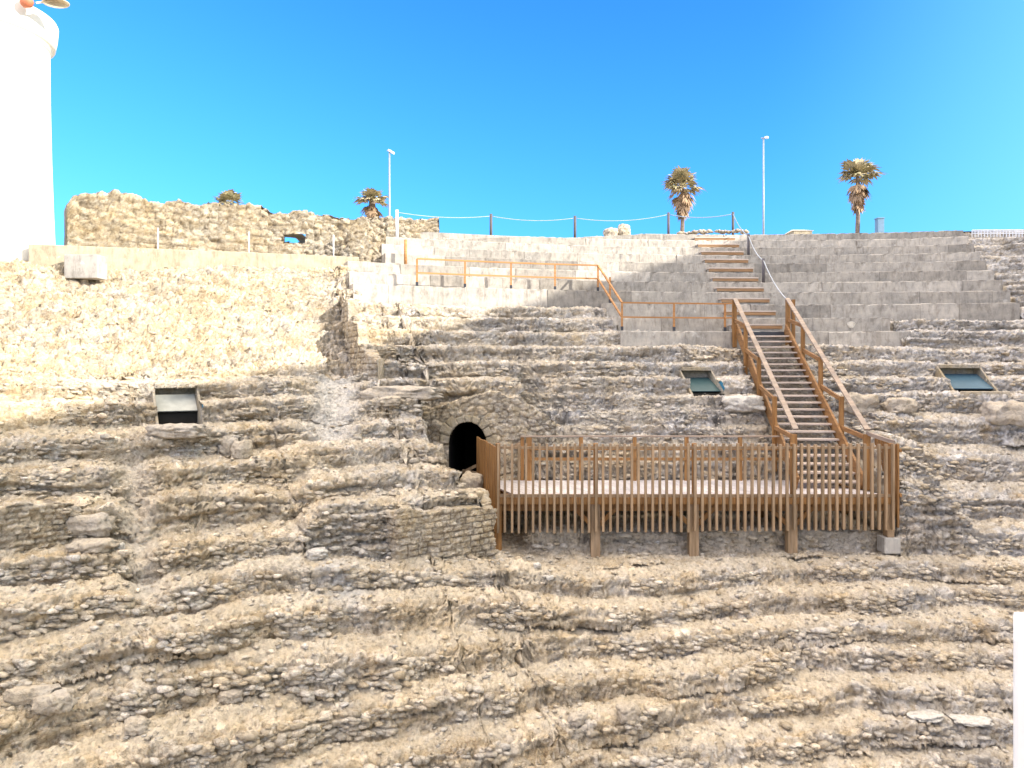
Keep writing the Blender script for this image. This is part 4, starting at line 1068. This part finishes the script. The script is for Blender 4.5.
# ------------------------------------------------------------------ white pillar near the viewer
m = MB(); Yd = 2.3; zt_ = (HY-636)/F*Yd; pr = Vector((1012.5-HX, F, 0)).normalized(); pq = Vector((pr.y, -pr.x, 0))
pc_ = Vector(((1012.5-HX)/F*Yd, Yd, 0))+pq*.15+pr*.15
m.frame(pc_+Vector((0,0,(zt_-7.8)/2)), pq*.148, pr*.15, Vector((0,0,(zt_+7.8)/2))); o = m.build('white_pillar', m_white, bevel=.012)
tag(o, 'bright white painted pillar at the lower right corner', 'pillar')

# ------------------------------------------------------------------ town building standing beyond the right edge (casts the broad shadow)
bd = Vector((.204,.979,0)).normalized(); bn = Vector((bd.y, -bd.x, 0)); o0 = Vector((33, 15, 0)); ZR = 16.3
tbn = empty('town_building', (38, 10, 0), 'tall cream town house beyond the right edge shading the seats', 'building')
m = MB(); cc_ = o0+bd*-4+bn*6; m.frame(cc_+Vector((0,0,(ZR-8)/2-.3)), bd*30, bn*6, Vector((0,0,(ZR+7.4)/2))); m.build('wall', m_wallconc, tbn)
m = MB(); m.frame(cc_+Vector((0,0,ZR-.2)), bd*30.2, bn*6.2, Vector((0,0,.2))); m.build('cornice', m_white, tbn)
for fl_ in range(4):
    for k in range(14):
        c = o0+bd*(-32+k*4.2)-bn*.03+Vector((0,0,1.2+fl_*3.6))
        fm = MB(); fm.frame(c, bd*.62, bn*.05, Vector((0,0,.95))); fo = fm.build('window', m_white, tbn)
        pm = MB(); pm.frame(c-bn*.04, bd*.5, bn*.03, Vector((0,0,.82))); pm.build('pane', m_glass_t, fo)

# ------------------------------------------------------------------ light, sky, camera
sd = Vector((1.30, -.65, .60)).normalized()
sun = bpy.data.lights.new('sun', 'SUN'); sun.energy = 2.0; sun.angle = R(.53); sun.color = (1,.93,.82)
so = bpy.data.objects.new('sun', sun); col.objects.link(so); so.rotation_euler = sd.to_track_quat('Z', 'Y').to_euler()
w = bpy.data.worlds.new('World'); scene.world = w; w.use_nodes = True; nt = w.node_tree
sky = nt.nodes.new('ShaderNodeTexSky'); sky.sky_type = 'NISHITA'; sky.sun_disc = False
sky.sun_elevation = math.asin(sd.z); sky.sun_rotation = math.atan2(sd.x, sd.y); sky.altitude = 0; sky.air_density = 1.0; sky.dust_density = 1.6; sky.ozone_density = 1.6
bg = nt.nodes['Background']; bg.inputs['Strength'].default_value = .15
# clear deep blue sky, plus unseen cloud added overhead and behind to brighten shade
tcw = nt.nodes.new('ShaderNodeTexCoord'); gen = tcw.outputs['Generated']
gm = N(nt, 'ShaderNodeGamma'); L(nt, sky.outputs[0], gm.inputs[0]); gm.inputs[1].default_value = 1.5
c = mix(nt, 1.0, gm.outputs[0], (.082,.305,.70), 'MULTIPLY')
sep = N(nt, 'ShaderNodeSeparateColor'); L(nt, c, sep.inputs[0]); cmb = N(nt, 'ShaderNodeCombineColor')
for i, cap in enumerate((3.0, 3.5, 6.0)):
    x_ = sep.outputs[i]; L(nt, mth(nt, 'DIVIDE', mth(nt, 'MULTIPLY', x_, cap), mth(nt, 'ADD', x_, cap)), cmb.inputs[i])
sx_ = N(nt, 'ShaderNodeSeparateXYZ'); L(nt, gen, sx_.inputs[0])
def rng_(o_, a_, b_):
    m_ = N(nt, 'ShaderNodeMapRange', interpolation_type='SMOOTHSTEP'); L(nt, o_, m_.inputs[0]); m_.inputs[1].default_value = a_; m_.inputs[2].default_value = b_; return m_.outputs[0]
k1 = rng_(sx_.outputs[2], .55, .80); k2 = mth(nt, 'MULTIPLY', mth(nt, 'MULTIPLY', .38, rng_(mth(nt, 'MULTIPLY', sx_.outputs[1], -1.0), .05, .35)), rng_(sx_.outputs[2], .0, .1))
fill_cloud = mth(nt, 'MAXIMUM', k1, k2); fill_cloud = mth(nt, 'MULTIPLY', fill_cloud, ramp(nt, noise(nt, 2.2, 6, .6, gen), [(.3, (.55,)*3), (.6, (1,)*3)]))
k3 = mth(nt, 'MULTIPLY', rng_(sx_.outputs[0], .28, .85), .8)
blue = mix(nt, k3, cmb.outputs[0], (.62, 1.65, 1.7))
L(nt, mix(nt, fill_cloud, blue, (7.7, 6.75, 5.6)), bg.inputs['Color'])
cam = bpy.data.cameras.new('camera'); co = bpy.data.objects.new('camera', cam); col.objects.link(co)
co.location = (0,0,0); co.rotation_euler = (R(90),0,0); cam.sensor_width = 36; cam.lens = F/1024*36
cam.shift_y = -14/1024; cam.clip_start = .05; cam.clip_end = 6000; scene.camera = co
scene.render.engine = 'CYCLES'
vsn = scene.view_settings; vsn.view_transform = 'Standard'; vsn.look = 'None'; vsn.gamma = 1; vsn.use_curve_mapping = False; vsn.exposure = 2.1
